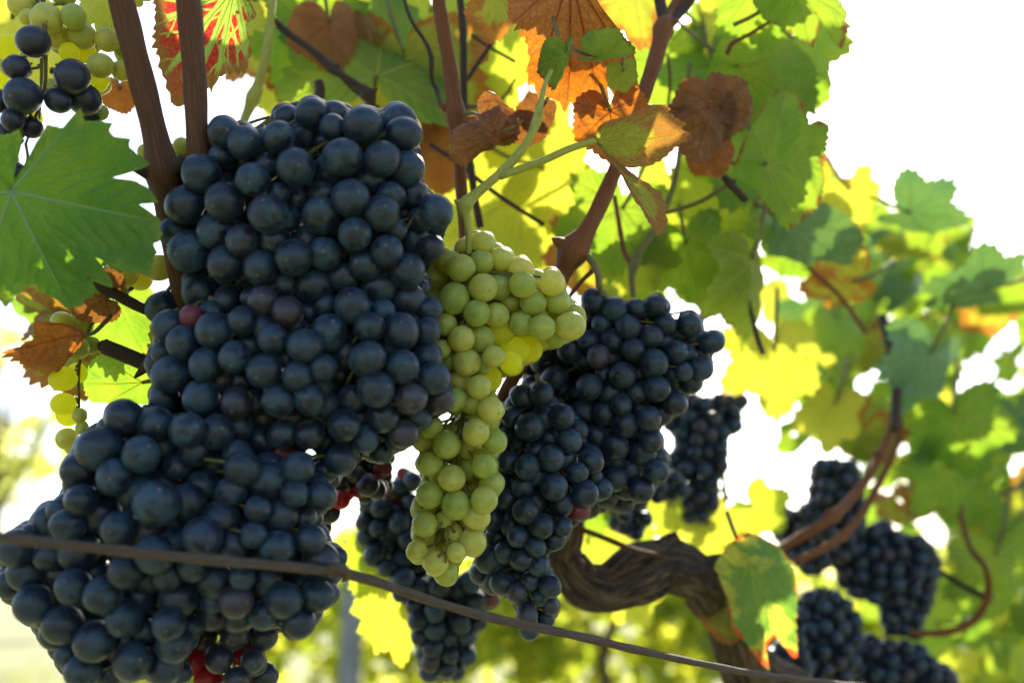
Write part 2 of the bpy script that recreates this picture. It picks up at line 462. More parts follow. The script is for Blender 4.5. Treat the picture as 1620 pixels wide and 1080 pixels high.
# ------------------------------------------------------------------ berries
def berry_mesh(name, seed, wrinkle=0.0, nu=36, nv=22):
    g = np.random.default_rng(seed)
    th = np.linspace(0, math.pi, nv + 1)
    ph = np.linspace(0, 2 * math.pi, nu, endpoint=False)
    V = [(0, 0, 1.0)]
    for t in th[1:-1]:
        for p in ph:
            V.append((math.sin(t) * math.cos(p), math.sin(t) * math.sin(p), math.cos(t)))
    V.append((0, 0, -1.0))
    V = np.array(V)
    d = np.zeros(len(V))
    for k in range(6):
        w = g.normal(size=3)
        d += 0.010 * np.sin(V @ w * 1.9 + g.uniform(0, 6))
    if wrinkle:
        for k in range(14):
            w = g.normal(size=3)
            w /= np.linalg.norm(w)
            d -= wrinkle * 0.036 * np.abs(np.sin(V @ w * g.uniform(3, 5.5) + g.uniform(0, 6))) ** 0.7 / 1.7
        d += wrinkle * 0.06
    d += -0.035 * np.exp(-((1 - V[:, 2]) / 0.03))            # dimple at the stalk
    d += 0.012 * np.exp(-((1 + V[:, 2]) / 0.006))            # tiny tip scar
    V = V * (1 + d)[:, None] * np.array([1, 1, g.uniform(0.97, 1.05)])
    Fc = []
    for j in range(nu):
        Fc.append([0, 1 + j, 1 + (j + 1) % nu])
    for i in range(nv - 2):
        for j in range(nu):
            a = 1 + i * nu + j
            b = 1 + i * nu + (j + 1) % nu
            Fc.append([a, a + nu, b + nu, b])
    e = len(V) - 1
    o = 1 + (nv - 2) * nu
    for j in range(nu):
        Fc.append([o + j, e, o + (j + 1) % nu])
    me = mesh_np(name, V, Fc)
    me.materials.append(M['dark'])
    return me


BM = [berry_mesh('grape', s) for s in range(5)]
BW = [berry_mesh('grape', 50 + s, 1.0) for s in range(3)]
BF = [berry_mesh('grape', 80 + s, 0, 20, 12) for s in range(3)]     # far bunches


def make_bunch(name, label, items, d0, bulge, mat, group, axis, n_fill=40, far=False, tight=0.84, close=None, depth_max=0.07, seed=0, cat='bunch of grapes'):
    """items: (px, py, r_px, rank, kind); axis: list of (px, py, depth offset) for the stalk, top first"""
    g = random.Random(seed + 77)
    d0 = rm(d0)
    med = float(np.median([i[2] for i in items]))
    items = [(i[0], i[1], 0.78 * i[2] + 0.22 * med) + tuple(i[3:]) for i in items]
    xs = np.array([[i[0], i[1]] for i in items], float)
    cx, cy = xs.mean(0)
    sx, sy = np.maximum(np.ptp(xs[:, 0]) / 2, 40), np.maximum(np.ptp(xs[:, 1]) / 2, 40)
    placed = []                                             # cam-space centre, radius, item

    def solve(px, py, rp, base, dmax):
        v = np.array([(px - 810) / F, (540 - py) / F, -1.0])
        d = base
        if placed:
            C = np.array([p[0] for p in placed])
            R = np.array([p[1] for p in placed])
        while d < dmax:
            c = v * d
            r = rp * d / F
            if not placed or np.all(np.linalg.norm(C - c, axis=1) >= tight * (R + r)):
                return c, r
            d += 0.0012
        return None

    for it in sorted(items, key=lambda i: i[3]):
        px, py, rp, rank, kind = it
        e = ((px - cx) / sx) ** 2 * 0.7 + ((py - cy) / sy) ** 2 * 0.5
        base = d0 + bulge * min(e, 1.4) + (rank - 1) * 0.006
        got = solve(px, py, rp * (1.03 + 0.03 * (rank - 1)), base, base + 0.10)
        if got:
            placed.append((got[0], got[1], it))
    rmed = float(np.median([i[2] for i in items]))
    nlist = len(placed)
    if n_fill > 8:                                          # close the holes of the packed cluster with berries deeper in
        st = 2.5
        x0, y0 = xs.min(0) - 60
        nx, ny = int((np.ptp(xs[:, 0]) + 120) / st), int((np.ptp(xs[:, 1]) + 120) / st)
        gx, gy = np.meshgrid(x0 + np.arange(nx) * st, y0 + np.arange(ny) * st)
        dist = np.full(gx.shape, 1e9)
        cov = np.zeros(gx.shape, bool)

        def cover(px, py, rp):
            dd = np.hypot(gx - px, gy - py) - rp
            cov[dd < -1.0] = True
            np.minimum(dist, dd, out=dist)
        for c, r, it in placed:
            cover(810 + c[0] / -c[2] * F, 540 - c[1] / -c[2] * F, r / -c[2] * F)
        k = rmed * (close or 0.8)                   # closing radius
        grown = dist < k
        far_out = np.argwhere(~grown)
        inside = grown.copy()
        m = int(k / st) + 1
        for oy in range(-m, m + 1):                         # erode by the same radius
            for ox in range(-m, m + 1):
                if ox * ox + oy * oy <= (k / st) ** 2:
                    inside &= np.roll(np.roll(grown, oy, 0), ox, 1)
        for t in range(400):
            hole = np.argwhere(inside & ~cov)
            if len(hole) == 0:
                break
            hy, hx = hole[g.randrange(len(hole))]
            px, py = gx[hy, hx] + g.uniform(-.3, .3) * rmed, gy[hy, hx] + g.uniform(-.3, .3) * rmed
            rr_ = rmed * g.uniform(0.95, 1.10)
            ok = False
            for q in range(14):
                pts = [(px + rr_ * .88 * math.cos(w), py + rr_ * .88 * math.sin(w)) for w in np.linspace(0, 5.5, 8)]
                ii = [(int(round((b - y0) / st)), int(round((a - x0) / st))) for a, b in pts]
                if all(0 <= u < ny and 0 <= v < nx and inside[u, v] for u, v in ii):
                    ok = True
                    break
                px, py = gx[hy, hx] + g.uniform(-.9, .9) * rmed, gy[hy, hx] + g.uniform(-.9, .9) * rmed
                if q > 8:
                    rr_ *= 0.93
            if not ok:
                cov[hy, hx] = True
                continue
            near = np.argsort(np.hypot(xs[:, 0] - px, xs[:, 1] - py))[:3]
            lv = [-p[0][2] for p in placed[:nlist] if any(p[2] is items[n] for n in near)] or [d0]
            base = float(np.mean(lv)) + 0.006
            got = solve(px, py, rr_, base, base + depth_max)
            if got:
                placed.append((got[0], got[1], (px, py, rmed, 9, None)))
                cover(px, py, rr_ * 0.97)
            elif t % 3 == 2:
                cover(gx[hy, hx], gy[hy, hx], 3.0)
    else:
        tries = 0
        while n_fill > 0 and tries < 500:
            tries += 1
            b = items[g.randrange(len(items))]
            px, py = b[0] + g.uniform(-0.8, 0.8) * b[2], b[1] + g.uniform(-0.8, 0.8) * b[2]
            got = solve(px, py, rmed * g.uniform(0.86, 1.0), d0 + 0.018 + g.random() * 0.02, d0 + depth_max)
            if got:
                placed.append((got[0], got[1], (px, py, rmed, 9, None)))
                n_fill -= 1
    # stalk path in world
    ax = [(a, b, d0 + c) for a, b, c in axis]
    A = catmull(np.array([[*P(*q)] for q in ax]), 8)
    origin = A[0].copy()
    root = thing(name, Vector(origin), label, cat, group)
    W = [CTn + CRn @ p[0] for p in placed]
    order = list(range(len(placed)))
    parts, rest = order[:100], order[100:]
    meshes = BF if far else BM
    kinds = {'w': ('wrinkled', None), 'p': ('purple', 'purple'), 'r': ('reddish', 'red'), 'g': ('glowing red', 'glow'), 'h': ('glow-tinted yellow', 'white_backlit'), 'b': (None, 'bare')}
    stuff_v, stuff_f, so = [], [], 0
    ped = []
    for k in order:
        c, r, it = placed[k]
        w = np.array(W[k])
        j = int(np.argmin(np.linalg.norm(A - w, axis=1)))
        out = w - A[j]
        out = out / (np.linalg.norm(out) + 1e-9) + np.array([g.gauss(0, .35), g.gauss(0, .35), g.gauss(0, .35) - 0.25])
        q = Vector(-out).to_track_quat('Z', 'Y')
        kd = it[4]
        wr = kd == 'w'
        me = (BW if wr else meshes)[g.randrange(3 if (wr or far) else 5)]
        sc = r * np.array([g.uniform(.95, 1.03), g.uniform(.95, 1.03), g.uniform(.98, 1.09)])
        if k in rest and k >= 100:
            mv = np.empty(len(me.vertices) * 3, dtype=np.float32)
            me.vertices.foreach_get('co', mv)
            mv = mv.reshape(-1, 3) * sc
            mv = mv @ np.array(q.to_matrix()).T + (w - origin)
            stuff_v.append(mv)
            stuff_f += [[i + so for i in p.vertices] for p in me.polygons]
            so += len(mv)
        else:
            o = bpy.data.objects.new('grape', me)
            COL.objects.link(o)
            o.parent = root
            o.location = Vector(w - origin)
            o.rotation_mode = 'QUATERNION'
            o.rotation_quaternion = q
            o.scale = sc
            o.material_slots[0].link = 'OBJECT'
            o.material_slots[0].material = M[kinds[kd][1]] if kd in kinds and kinds[kd][1] else mat
            if kd in kinds and kinds[kd][0]:
                o['label'] = kinds[kd][0] + ' grape'
        if not far:
            top = w - np.array(q @ Vector((0, 0, -1))) * r * 0.0 + np.array(q @ Vector((0, 0, 1))) * r * 0.93
            tgt = A[max(0, j - 2)] * 0.75 + w * 0.25
            mid = (top * 0.6 + tgt * 0.4) + np.array(q @ Vector((0, 0, 1))) * r * 0.25
            ped.append(tube_geo(catmull([top - origin, mid - origin, tgt - origin], 3), np.linspace(0.10, 0.12, 7) * r, 5))
    if stuff_v:
        o = link('grape_cluster', mesh_np('grape_cluster', np.vstack(stuff_v), stuff_f), mat, root)
        o['kind'] = 'stuff'
    rr = np.linspace(0.20, 0.10, len(A)) * rmed * d0 / F
    stem = [tube_geo(A - origin, rr, 8)] + ped
    link('stem', tube_mesh('stem', stem), M['stem'], root)
    return root


def C3(ox, oy, lst):
    """measurements taken on a 3x enlargement of the photo from (ox, oy)"""
    out = []
    for e in lst:
        out.append((ox + e[0] / 3, oy + e[1] / 3, e[2] / 3, e[3] if len(e) > 3 else 1, e[4] if len(e) > 4 else None))
    return out


# ------------------------------------------------------------------ grape bunches (berry by berry)
GD, GW = 'ripe dark grape bunches near the wire', 'white grape bunches'
main_top = C3(0, 0, [(1065, 625, 78), (1162, 676, 80), (957, 822, 97), (878, 970, 88), (1068, 958, 98), (1028, 1092, 90), (1060, 745, 60, 3)]) + C3(405, 0, [
    (262, 540, 68, 2), (148, 556, 52, 3), (108, 650, 74), (240, 630, 76, 2), (375, 540, 50, 3), (365, 612, 60, 2), (507, 595, 92), (680, 575, 82, 2), (705, 637, 82),
    (410, 745, 92), (597, 755, 84), (710, 800, 82, 2), (190, 792, 90), (350, 805, 72, 3), (-12, 852, 82), (540, 860, 68, 3), (450, 940, 90), (640, 930, 62, 2),
    (740, 922, 68, 2), (857, 1006, 78), (597, 1012, 85), (700, 1012, 58, 2), (780, 1045, 55), (110, 918, 58, 2, 'w'), (195, 945, 72, 2), (320, 925, 58, 3),
    (60, 1015, 96), (310, 1025, 86, 2), (145, 1040, 60, 3), (470, 1110, 82), (660, 1088, 50), (25, 660, 40, 3), (520, 690, 50, 3), (50, 790, 60, 3)]) + C3(405, 360, [
    (180, 140, 92), (20, 190, 84), (325, 122, 78, 2), (472, 45, 92), (622, 110, 76), (655, 15, 50), (745, 62, 76), (832, 95, 54, 2), (520, 175, 74), (730, 118, 48, 2),
    (720, 207, 86), (280, 275, 84, 2), (415, 235, 68, 2), (140, 275, 62, 2), (585, 282, 86), (730, 345, 78), (785, 287, 32), (90, 60, 70, 2), (245, 55, 60, 3),
    (150, -30, 62, 3), (-60, 40, 60, 2), (360, 10, 70, 3)]) + C3(0, 360, [
    (898, 110, 103), (1020, 47, 82), (1150, 60, 75), (1075, 170, 92), (1182, 212, 72, 3), (945, 305, 80, 2), (1080, 345, 68, 2), (1195, 332, 46), (830, 20, 68, 2),
    (770, 380, 70, 2), (860, 60, 50, 3)])
make_bunch('grape_bunch', 'dark blue grape bunch under the two brown canes, topmost of the big cluster', main_top, 0.415, 0.030, M['dark'], GD,
           [(330, 215, .03), (400, 300, .035), (480, 400, .04), (520, 480, .04), (560, 520, .03)], 46, seed=1)

main_low = C3(405, 360, [
    (825, 388, 56, 2), (35, 350, 76, 1, 'p'), (150, 400, 72, 1, 'p'), (245, 410, 50, 3), (340, 375, 56, 3), (458, 370, 92), (600, 402, 56, 2), (540, 472, 70), (690, 490, 90),
    (810, 490, 60, 2), (345, 500, 92, 2), (175, 470, 62, 2), (232, 560, 88), (80, 527, 75), (45, 478, 55, 2), (40, 678, 88), (198, 705, 72), (320, 665, 66), (530, 622, 86),
    (425, 600, 70, 3), (400, 695, 48, 3, 'w'), (693, 660, 82), (815, 617, 70, 2), (845, 715, 80), (570, 765, 92), (735, 810, 80, 1, 'p'), (870, 820, 66, 2, 'p'), (460, 815, 65, 3),
    (110, 817, 80), (260, 815, 78), (340, 842, 60, 3), (420, 935, 80), (600, 892, 76, 2), (770, 900, 56, 2), (700, 977, 70, 1, 'p'), (520, 1000, 62), (40, 900, 70, 3, 'p'),
    (170, 900, 60, 3, 'p'), (127, 980, 66), (255, 985, 68), (30, 1010, 66, 2), (120, 1075, 60, 2, 'r'), (425, 1055, 66, 2), (335, 1020, 56, 3), (590, 1065, 45, 3),
    (430, 430, 60, 3), (280, 620, 60, 3), (640, 570, 55, 3), (480, 690, 60, 3), (150, 620, 55, 3), (640, 730, 55, 3)]) + C3(0, 360, [
    (800, 465, 75), (905, 422, 52, 1, 'r'), (1000, 400, 50, 3), (1018, 487, 95), (1150, 445, 70), (870, 545, 84), (1195, 560, 60, 3), (975, 648, 78), (1115, 610, 78),
    (810, 697, 97), (770, 595, 46, 2), (780, 810, 70, 2), (1060, 720, 50, 3, 'p'), (955, 805, 92), (837, 830, 56, 2, 'p'), (1125, 830, 82), (1010, 890, 70, 2), (1150, 722, 46, 3),
    (740, 640, 40, 3), (1080, 520, 50, 3), (900, 730, 50, 3)])
make_bunch('grape_bunch', 'dark grape bunch in the middle of the big cluster, a small pinkish grape on top', main_low, 0.405, 0.028, M['dark'], GD,
           [(330, 470, .03), (420, 520, .035), (500, 600, .04), (540, 660, .03)], 44, seed=2)

low = C3(0, 360, [(583, 897, 82), (740, 930, 80, 2), (890, 960, 86), (470, 1047, 112), (670, 1075, 90), (1030, 970, 80, 2), (1130, 942, 70, 2), (1205, 1010, 60, 3), (1130, 1075, 62, 2),
                  (930, 1060, 70, 2), (592, 1010, 34, 3)]) + C3(0, 720, [
    (385, 72, 90, 2), (540, 100, 85), (840, 55, 60, 3), (650, 170, 92, 2), (740, 230, 112), (890, 222, 86, 2), (965, 150, 85, 2), (385, 212, 78), (285, 262, 55, 2), (220, 307, 58, 2),
    (475, 275, 102), (565, 345, 88), (325, 330, 80), (690, 360, 75, 3, 'p'), (960, 390, 100), (1050, 300, 85, 2), (1100, 170, 70, 2), (1150, 60, 80), (1215, 230, 60, 2), (1205, 380, 55),
    (1110, 430, 75, 2), (735, 470, 95), (375, 455, 100), (235, 480, 65, 2), (75, 438, 93), (130, 552, 92), (45, 610, 60, 2), (160, 705, 94), (300, 802, 98), (260, 850, 62, 3),
    (348, 622, 88), (290, 560, 50, 3), (275, 660, 45, 3), (490, 660, 90), (595, 545, 83), (590, 770, 92), (660, 660, 95), (790, 562, 80), (920, 520, 72, 2), (1020, 592, 80, 2),
    (850, 670, 98), (915, 730, 60, 2), (720, 740, 52, 3), (800, 800, 78), (1150, 580, 55), (1010, 690, 50, 2), (1120, 690, 80, 1, 'p'), (1010, 760, 62, 2, 'b'), (1130, 765, 68, 2),
    (450, 880, 102), (630, 975, 100), (830, 890, 95), (900, 812, 60), (600, 872, 55, 3), (690, 830, 50, 3), (320, 945, 50, 2), (395, 1022, 86), (520, 1030, 70, 2), (780, 1002, 86),
    (855, 1030, 45, 2), (430, 370, 60, 3), (150, 390, 60, 3)]) + C3(405, 720, [
    (60, 115, 92), (200, 60, 75), (185, 182, 62), (285, 150, 62, 2), (310, 190, 68), (10, 255, 56), (120, 280, 78), (225, 292, 56, 2), (25, 380, 55), (100, 435, 80), (260, 400, 70, 1),
    (400, 20, 66, 2), (330, 75, 50, 3), (310, 497, 86, 1, 'b'), (385, 482, 48, 2, 'w'), (50, 592, 70, 2), (135, 685, 83), (290, 665, 76), (335, 650, 56, 2, 'w'), (205, 790, 82), (35, 755, 72)])
make_bunch('grape_bunch', 'largest dark grape bunch, lowest of the big cluster, crossed by the rusty wire', low, 0.385, 0.028, M['dark'], GD,
           [(230, 640, .05), (240, 730, .045), (250, 850, .045), (230, 960, .04), (200, 1080, .03)], 50, seed=3)

red = C3(0, 720, [(970, 870, 55, 2, 'p'), (915, 982, 60, 1, 'g'), (1040, 960, 68, 1, 'b'), (1115, 852, 66, 1, 'b'), (990, 1062, 66, 2, 'g'), (1120, 1065, 66, 1, 'b'), (1200, 975, 55, 1, 'b'),
                  (1150, 950, 42, 2, 'g'), (1030, 810, 34, 3, 'g'), (1190, 850, 50, 2, 'p'), (1060, 1140, 70), (1180, 1120, 60, 2, 'g')]) + C3(405, 720, [
    (40, 862, 62, 1, 'b'), (-10, 985, 60, 1, 'b'), (40, 1045, 66, 1, 'b'), (0, 910, 40, 2, 'g')])
make_bunch('grape_bunch', 'small loose bunch with backlit red grapes under the largest dark bunch', red, 0.43, 0.015, M['bare'], GD,
           [(370, 960, .02), (372, 1010, .02), (370, 1080, .02)], 4, seed=4)

white = C3(405, 360, [
    (972, 190, 70), (915, 165, 60, 2), (1070, 165, 60), (1075, 77, 58, 2), (1165, 150, 52, 2), (1165, 205, 52, 2), (1150, 280, 62, 2), (1080, 285, 72), (940, 335, 78), (850, 240, 62, 2),
    (1050, 405, 65), (1140, 415, 60, 2), (1205, 350, 50, 2), (900, 457, 50), (975, 527, 64), (1070, 525, 66), (1165, 500, 56, 2, 'h'), (880, 575, 42), (915, 630, 42, 2), (1000, 640, 70),
    (1060, 650, 50, 2), (1130, 610, 52), (1210, 640, 50, 2, 'h'), (1110, 715, 56, 2, 'h'), (965, 730, 56), (1060, 755, 56), (945, 815, 58), (1025, 830, 52), (1115, 865, 62), (1060, 910, 60, 2),
    (1045, 970, 67), (1135, 1015, 56), (830, 945, 56), (905, 1030, 66), (790, 1010, 46, 2), (1010, 1040, 56, 2), (845, 350, 50, 3), (860, 160, 50, 3), (1000, 100, 50, 3), (850, 470, 40, 3),
    (1020, 900, 50, 3), (1010, 470, 50, 3), (970, 960, 50, 3)]) + C3(405, 720, [
    (825, 40, 58), (890, 95, 60, 2), (930, 108, 66), (825, 185, 66), (950, 235, 73), (800, 240, 58, 2), (803, 325, 60), (800, 382, 56, 2), (765, 452, 56, 1, 'w'), (855, 512, 58, 1),
    (900, 556, 58, 2), (950, 460, 45), (1028, 410, 63), (1045, 290, 63), (1085, 210, 64), (1115, 140, 61), (1085, 50, 58), (1070, 10, 36), (1010, 60, 52, 2), (940, 372, 42, 2),
    (895, 300, 34, 2), (880, 350, 46, 3)]) + C3(810, 360, [
    (45, 200, 56, 2), (50, 270, 62), (190, 260, 62), (100, 355, 61), (215, 350, 58), (145, 472, 63), (278, 467, 68), (292, 415, 52, 2), (205, 520, 50, 2), (45, 455, 56, 2), (15, 582, 62, 2, 'h'),
    (80, 577, 58, 2, 'h'), (0, 655, 42, 2, 'h'), (0, 372, 46, 2, 'h'), (55, 525, 50, 3, 'h'), (140, 300, 50, 3), (120, 420, 50, 3)])
make_bunch('grape_bunch', 'white grape bunch with a side shoulder, hanging between dark bunches from a pale green shoot', white, 0.474, 0.014, M['white'], GW,
           [(742, 395, .012), (740, 480, .014), (735, 580, .014), (730, 700, .014), (712, 800, .012), (705, 890, .005)], 26, seed=5, close=.5, tight=0.88, depth_max=0.05)

dl = C3(810, 360, [(140, 790, 63), (50, 800, 56, 2), (85, 945, 73), (150, 902, 52, 2), (235, 895, 63), (275, 1010, 63), (310, 960, 46, 3), (370, 1092, 60, 3), (0, 900, 46, 2), (178, 1000, 44, 3)]) + C3(810, 720, [
    (-20, 30, 55, 2), (72, 55, 64), (187, 15, 64), (310, 82, 61, 1, 'w'), (200, 150, 71), (345, 178, 67), (375, 30, 60), (425, 160, 50, 2), (235, 230, 60, 2), (65, 262, 65), (50, 150, 52, 2),
    (140, 335, 61), (240, 340, 46), (320, 265, 43, 2, 'r'), (110, 432, 50), (30, 385, 52), (45, 495, 53), (125, 525, 50), (205, 398, 48, 2), (85, 595, 41), (180, 622, 53), (25, 650, 46, 1, 'p'),
    (130, 675, 48, 1, 'w'), (180, 715, 43, 1, 'p'), (70, 757, 50, 1, 'p'), (160, 775, 42), (80, 828, 44), (232, 290, 50, 2), (0, 330, 55, 2), (-20, 200, 60, 2), (-60, 110, 60, 2),
    (-30, 460, 55), (-70, 390, 55, 2), (-90, 300, 55, 2), (-105, 490, 72), (-85, 605, 52, 2), (-45, 607, 60), (-125, 400, 50, 2), (-150, 560, 46, 3), (-45, -80, 46, 3), (-35, -140, 50, 3), (-60, -20, 52, 3), (-75, 60, 54, 3), (-20, -200, 50, 3), (20, 575, 40, 2), (-20, 620, 40, 2)])
make_bunch('grape_bunch', 'slender dark grape bunch just behind the white bunch, its tip near the wire', dl, 0.545, 0.02, M['dark'], GD,
           [(850, 590, .02), (845, 680, .025), (835, 800, .025), (840, 900, .015), (850, 990, .005)], 34, seed=6, close=.6)

dr = C3(810, 360, [
    (387, 345, 60), (488, 387, 60), (590, 380, 42), (685, 370, 55), (428, 455, 50), (550, 470, 60), (555, 392, 36, 2), (478, 535, 58), (660, 515, 55), (722, 540, 46, 2), (730, 460, 46),
    (842, 460, 58), (948, 543, 55), (900, 668, 55), (850, 730, 52, 2), (782, 588, 55), (815, 682, 42), (575, 577, 55), (410, 612, 55, 1, 'p'), (430, 690, 40, 2, 'w'), (670, 640, 70),
    (525, 700, 65), (600, 690, 40, 3), (760, 690, 46), (685, 762, 65), (585, 780, 55), (772, 832, 55), (365, 757, 65), (270, 580, 56, 2), (360, 540, 48, 2), (340, 632, 50, 2), (170, 570, 52, 3),
    (155, 640, 56, 3), (200, 715, 56, 3), (440, 880, 60, 2), (520, 840, 52), (535, 935, 65), (650, 905, 60), (712, 882, 50), (610, 860, 45, 3), (345, 870, 60, 3), (660, 1010, 56),
    (490, 1040, 66), (402, 990, 60, 2), (620, 1062, 70), (240, 770, 50, 3), (722, 800, 40, 3), (350, 420, 50, 3), (470, 620, 50, 3), (330, 480, 50, 3), (600, 640, 50, 3), (860, 520, 45, 3, 'w'), (900, 600, 30, 3)]) + C3(810, 720, [
    (490, 112, 60), (565, 65, 52), (610, 162, 63), (685, 75, 55), (478, 15, 55, 2), (430, 100, 50, 3), (540, 160, 50, 3), (690, 10, 50, 2)])
make_bunch('grape_bunch', 'broad dark grape bunch with a loose wing of round grapes against the sky', dr, 0.60, 0.02, M['dark'], GD,
           [(948, 450, .0), (960, 520, .022), (980, 600, .025), (985, 700, .025), (985, 770, .01)], 40, seed=7, close=.22)

lc = C3(405, 720, [
    (745, 120, 44), (690, 150, 46), (650, 185, 47, 1, 'r'), (595, 250, 52), (535, 232, 42), (515, 320, 42), (525, 385, 46), (580, 345, 42), (630, 362, 49), (680, 320, 50), (670, 270, 46, 2),
    (720, 400, 46), (565, 475, 54), (635, 435, 57), (622, 535, 46), (690, 500, 49, 2), (700, 590, 56), (760, 540, 50, 2), (780, 622, 47), (850, 740, 56), (850, 827, 53), (970, 797, 55),
    (965, 720, 50, 2), (840, 912, 48), (915, 862, 42), (920, 942, 46), (990, 860, 50), (1000, 952, 42), (830, 982, 46, 1, 'p'), (905, 1012, 46), (820, 1030, 42), (950, 1022, 42), (770, 782, 46),
    (762, 712, 50), (690, 652, 42), (800, 690, 46, 2), (870, 620, 56), (1015, 602, 56), (960, 632, 47), (1045, 692, 46), (1055, 790, 42), (745, 300, 46, 2), (760, 450, 46, 3), (920, 700, 46, 3),
    (700, 90, 30, 2, 'g'), (740, 220, 44, 2), (620, 300, 40, 3), (780, 860, 40), (800, 940, 36), (1110, 680, 40, 1, 'r')])
make_bunch('grape_bunch', 'dark grape bunch hanging low behind the white bunch tip, narrow tail by yellow leaf', lc, 0.74, 0.02, M['dark'], GD,
           [(640, 740, .015), (650, 830, .02), (690, 930, .02), (710, 1060, .01)], 22, seed=8, close=.5)

rb = C3(405, 720, [(600, 60, 46, 1, 'r'), (530, 140, 56, 1, 'b'), (490, 165, 32, 1, 'g'), (570, 160, 46, 1, 'b'), (540, 50, 52, 1, 'b'), (400, 210, 46, 1, 'g'), (350, 272, 50, 1, 'b'), (290, 302, 50, 1, 'b'), (470, 85, 42, 1, 'p'),
                   (590, 10, 46, 1, 'p'), (320, 340, 36, 1, 'p'), (470, 20, 46, 2, 'b'), (420, 120, 48, 2, 'b'), (360, 180, 50, 2, 'p'), (430, 170, 40, 2, 'g'), (520, 195, 32, 1, 'b'), (590, 150, 36, 1, 'r'), (300, 230, 50, 2)])
make_bunch('grape_bunch', 'sparse reddish dark bunch in the gap between big cluster and white bunch', rb, 0.60, 0.015, M['bare'], GD,
           [(585, 690, .01), (560, 740, .01), (530, 800, .01)], 6, seed=9)

wu = C3(0, 0, [(95, 25, 52), (130, 80, 34), (220, 90, 78), (350, 80, 58), (270, 175, 56, 2), (390, 168, 65), (510, 190, 55, 2), (35, 225, 60, 2, 'h'), (60, 300, 62, 3), (478, 312, 60), (460, 382, 56, 1, 'h'), (400, 245, 50, 3, 'h'),
               (582, 335, 50), (592, 250, 34, 2), (478, 535, 32), (420, 215, 50, 3), (15, 380, 46, 3, 'h'), (150, 20, 40, 2), (160, -40, 60, 2), (300, -30, 56, 2), (330, 250, 40, 3, 'h'), (250, 420, 40, 3), (150, 560, 45, 3, 'h')])
make_bunch('grape_bunch', 'yellow green grape bunch glowing behind the few dark grapes and above the broad green leaf', wu, 0.47, 0.02, M['white'], GW,
           [(70, -30, .015), (66, 60, .02), (65, 140, .02), (62, 190, .02)], 6, seed=10, tight=0.92, depth_max=0.05)
du = C3(0, 0, [(158, 198, 80), (80, 322, 72, 1, 'w'), (343, 365, 86), (108, 455, 88), (278, 478, 56, 2), (400, 472, 78, 2), (60, 572, 66, 1, 'w'), (22, 640, 52, 2), (425, 548, 48, 2), (150, 605, 46, 2), (0, 480, 50, 2), (55, 825, 58, 2), (20, 760, 60, 3)])
make_bunch('grape_bunch', 'sparse cluster of a few dark grapes, some shrivelled, hanging just above the broad green leaf', du, 0.452, 0.01, M['bare'], GD,
           [(70, 20, .012), (72, 100, .01), (68, 150, .01), (40, 230, .01)], 0, seed=11)
wl = C3(0, 360, [(575, 212, 80, 2), (665, 235, 60, 2), (755, 190, 60, 2), (572, 307, 32), (295, 445, 46), (372, 462, 62, 2), (365, 572, 56), (300, 717, 62, 1, 'h'), (302, 836, 55, 1, 'h'), (378, 890, 30), (315, 1000, 48),
                 (345, 1042, 32), (390, 948, 26), (325, 885, 56, 2, 'h'), (365, 690, 45, 3, 'h'), (430, 560, 40, 2)])
make_bunch('grape_bunch', 'thin straggling white grape bunch beside the curled orange leaf', wl, 0.50, 0.008, M['white'], GW,
           [(190, 440, .012), (140, 520, .01), (125, 580, .008), (125, 640, .008), (122, 705, .008)], 0, seed=12)
wb = C3(0, 0, [(862, 695, 42), (828, 762, 42), (905, 740, 40, 2), (820, 720, 34), (870, 860, 40, 2), (690, 720, 34), (1260, 640, 40, 2), (840, 810, 34, 2)])
make_bunch('grape_bunch', 'few pale green grapes showing behind the fork of the two brown canes', wb, 0.52, 0.008, M['white'], GW,
           [(300, 215, .01), (285, 250, .01), (280, 280, .01)], 3, seed=13)


def poly_items(poly, r, n, seed, kinds='', step=0.8):
    """berries spread through an outline (photo pixels)"""
    g = random.Random(seed)
    xs, ys = [p[0] for p in poly], [p[1] for p in poly]

    def inside(x, y):
        c = False
        for i in range(len(poly)):
            x1, y1 = poly[i]
            x2, y2 = poly[i - 1]
            if (y1 > y) != (y2 > y) and x < (x2 - x1) * (y - y1) / (y2 - y1) + x1:
                c = not c
        return c
    out, t = [], 0
    while len(out) < n and t < 6000:
        t += 1
        x, y = g.uniform(min(xs), max(xs)), g.uniform(min(ys), max(ys))
        lim = r * (1.75 if t < 1500 else 1.45 if t < 3500 else 1.2) * step / 0.8
        if inside(x, y) and all((x - o[0]) ** 2 + (y - o[1]) ** 2 > lim ** 2 for o in out):
            out.append((x, y, r * g.uniform(.88, 1.1), 1 if t < 1500 else 2, kinds[g.randrange(len(kinds))] if kinds and g.random() < 0.25 else None))
    return out


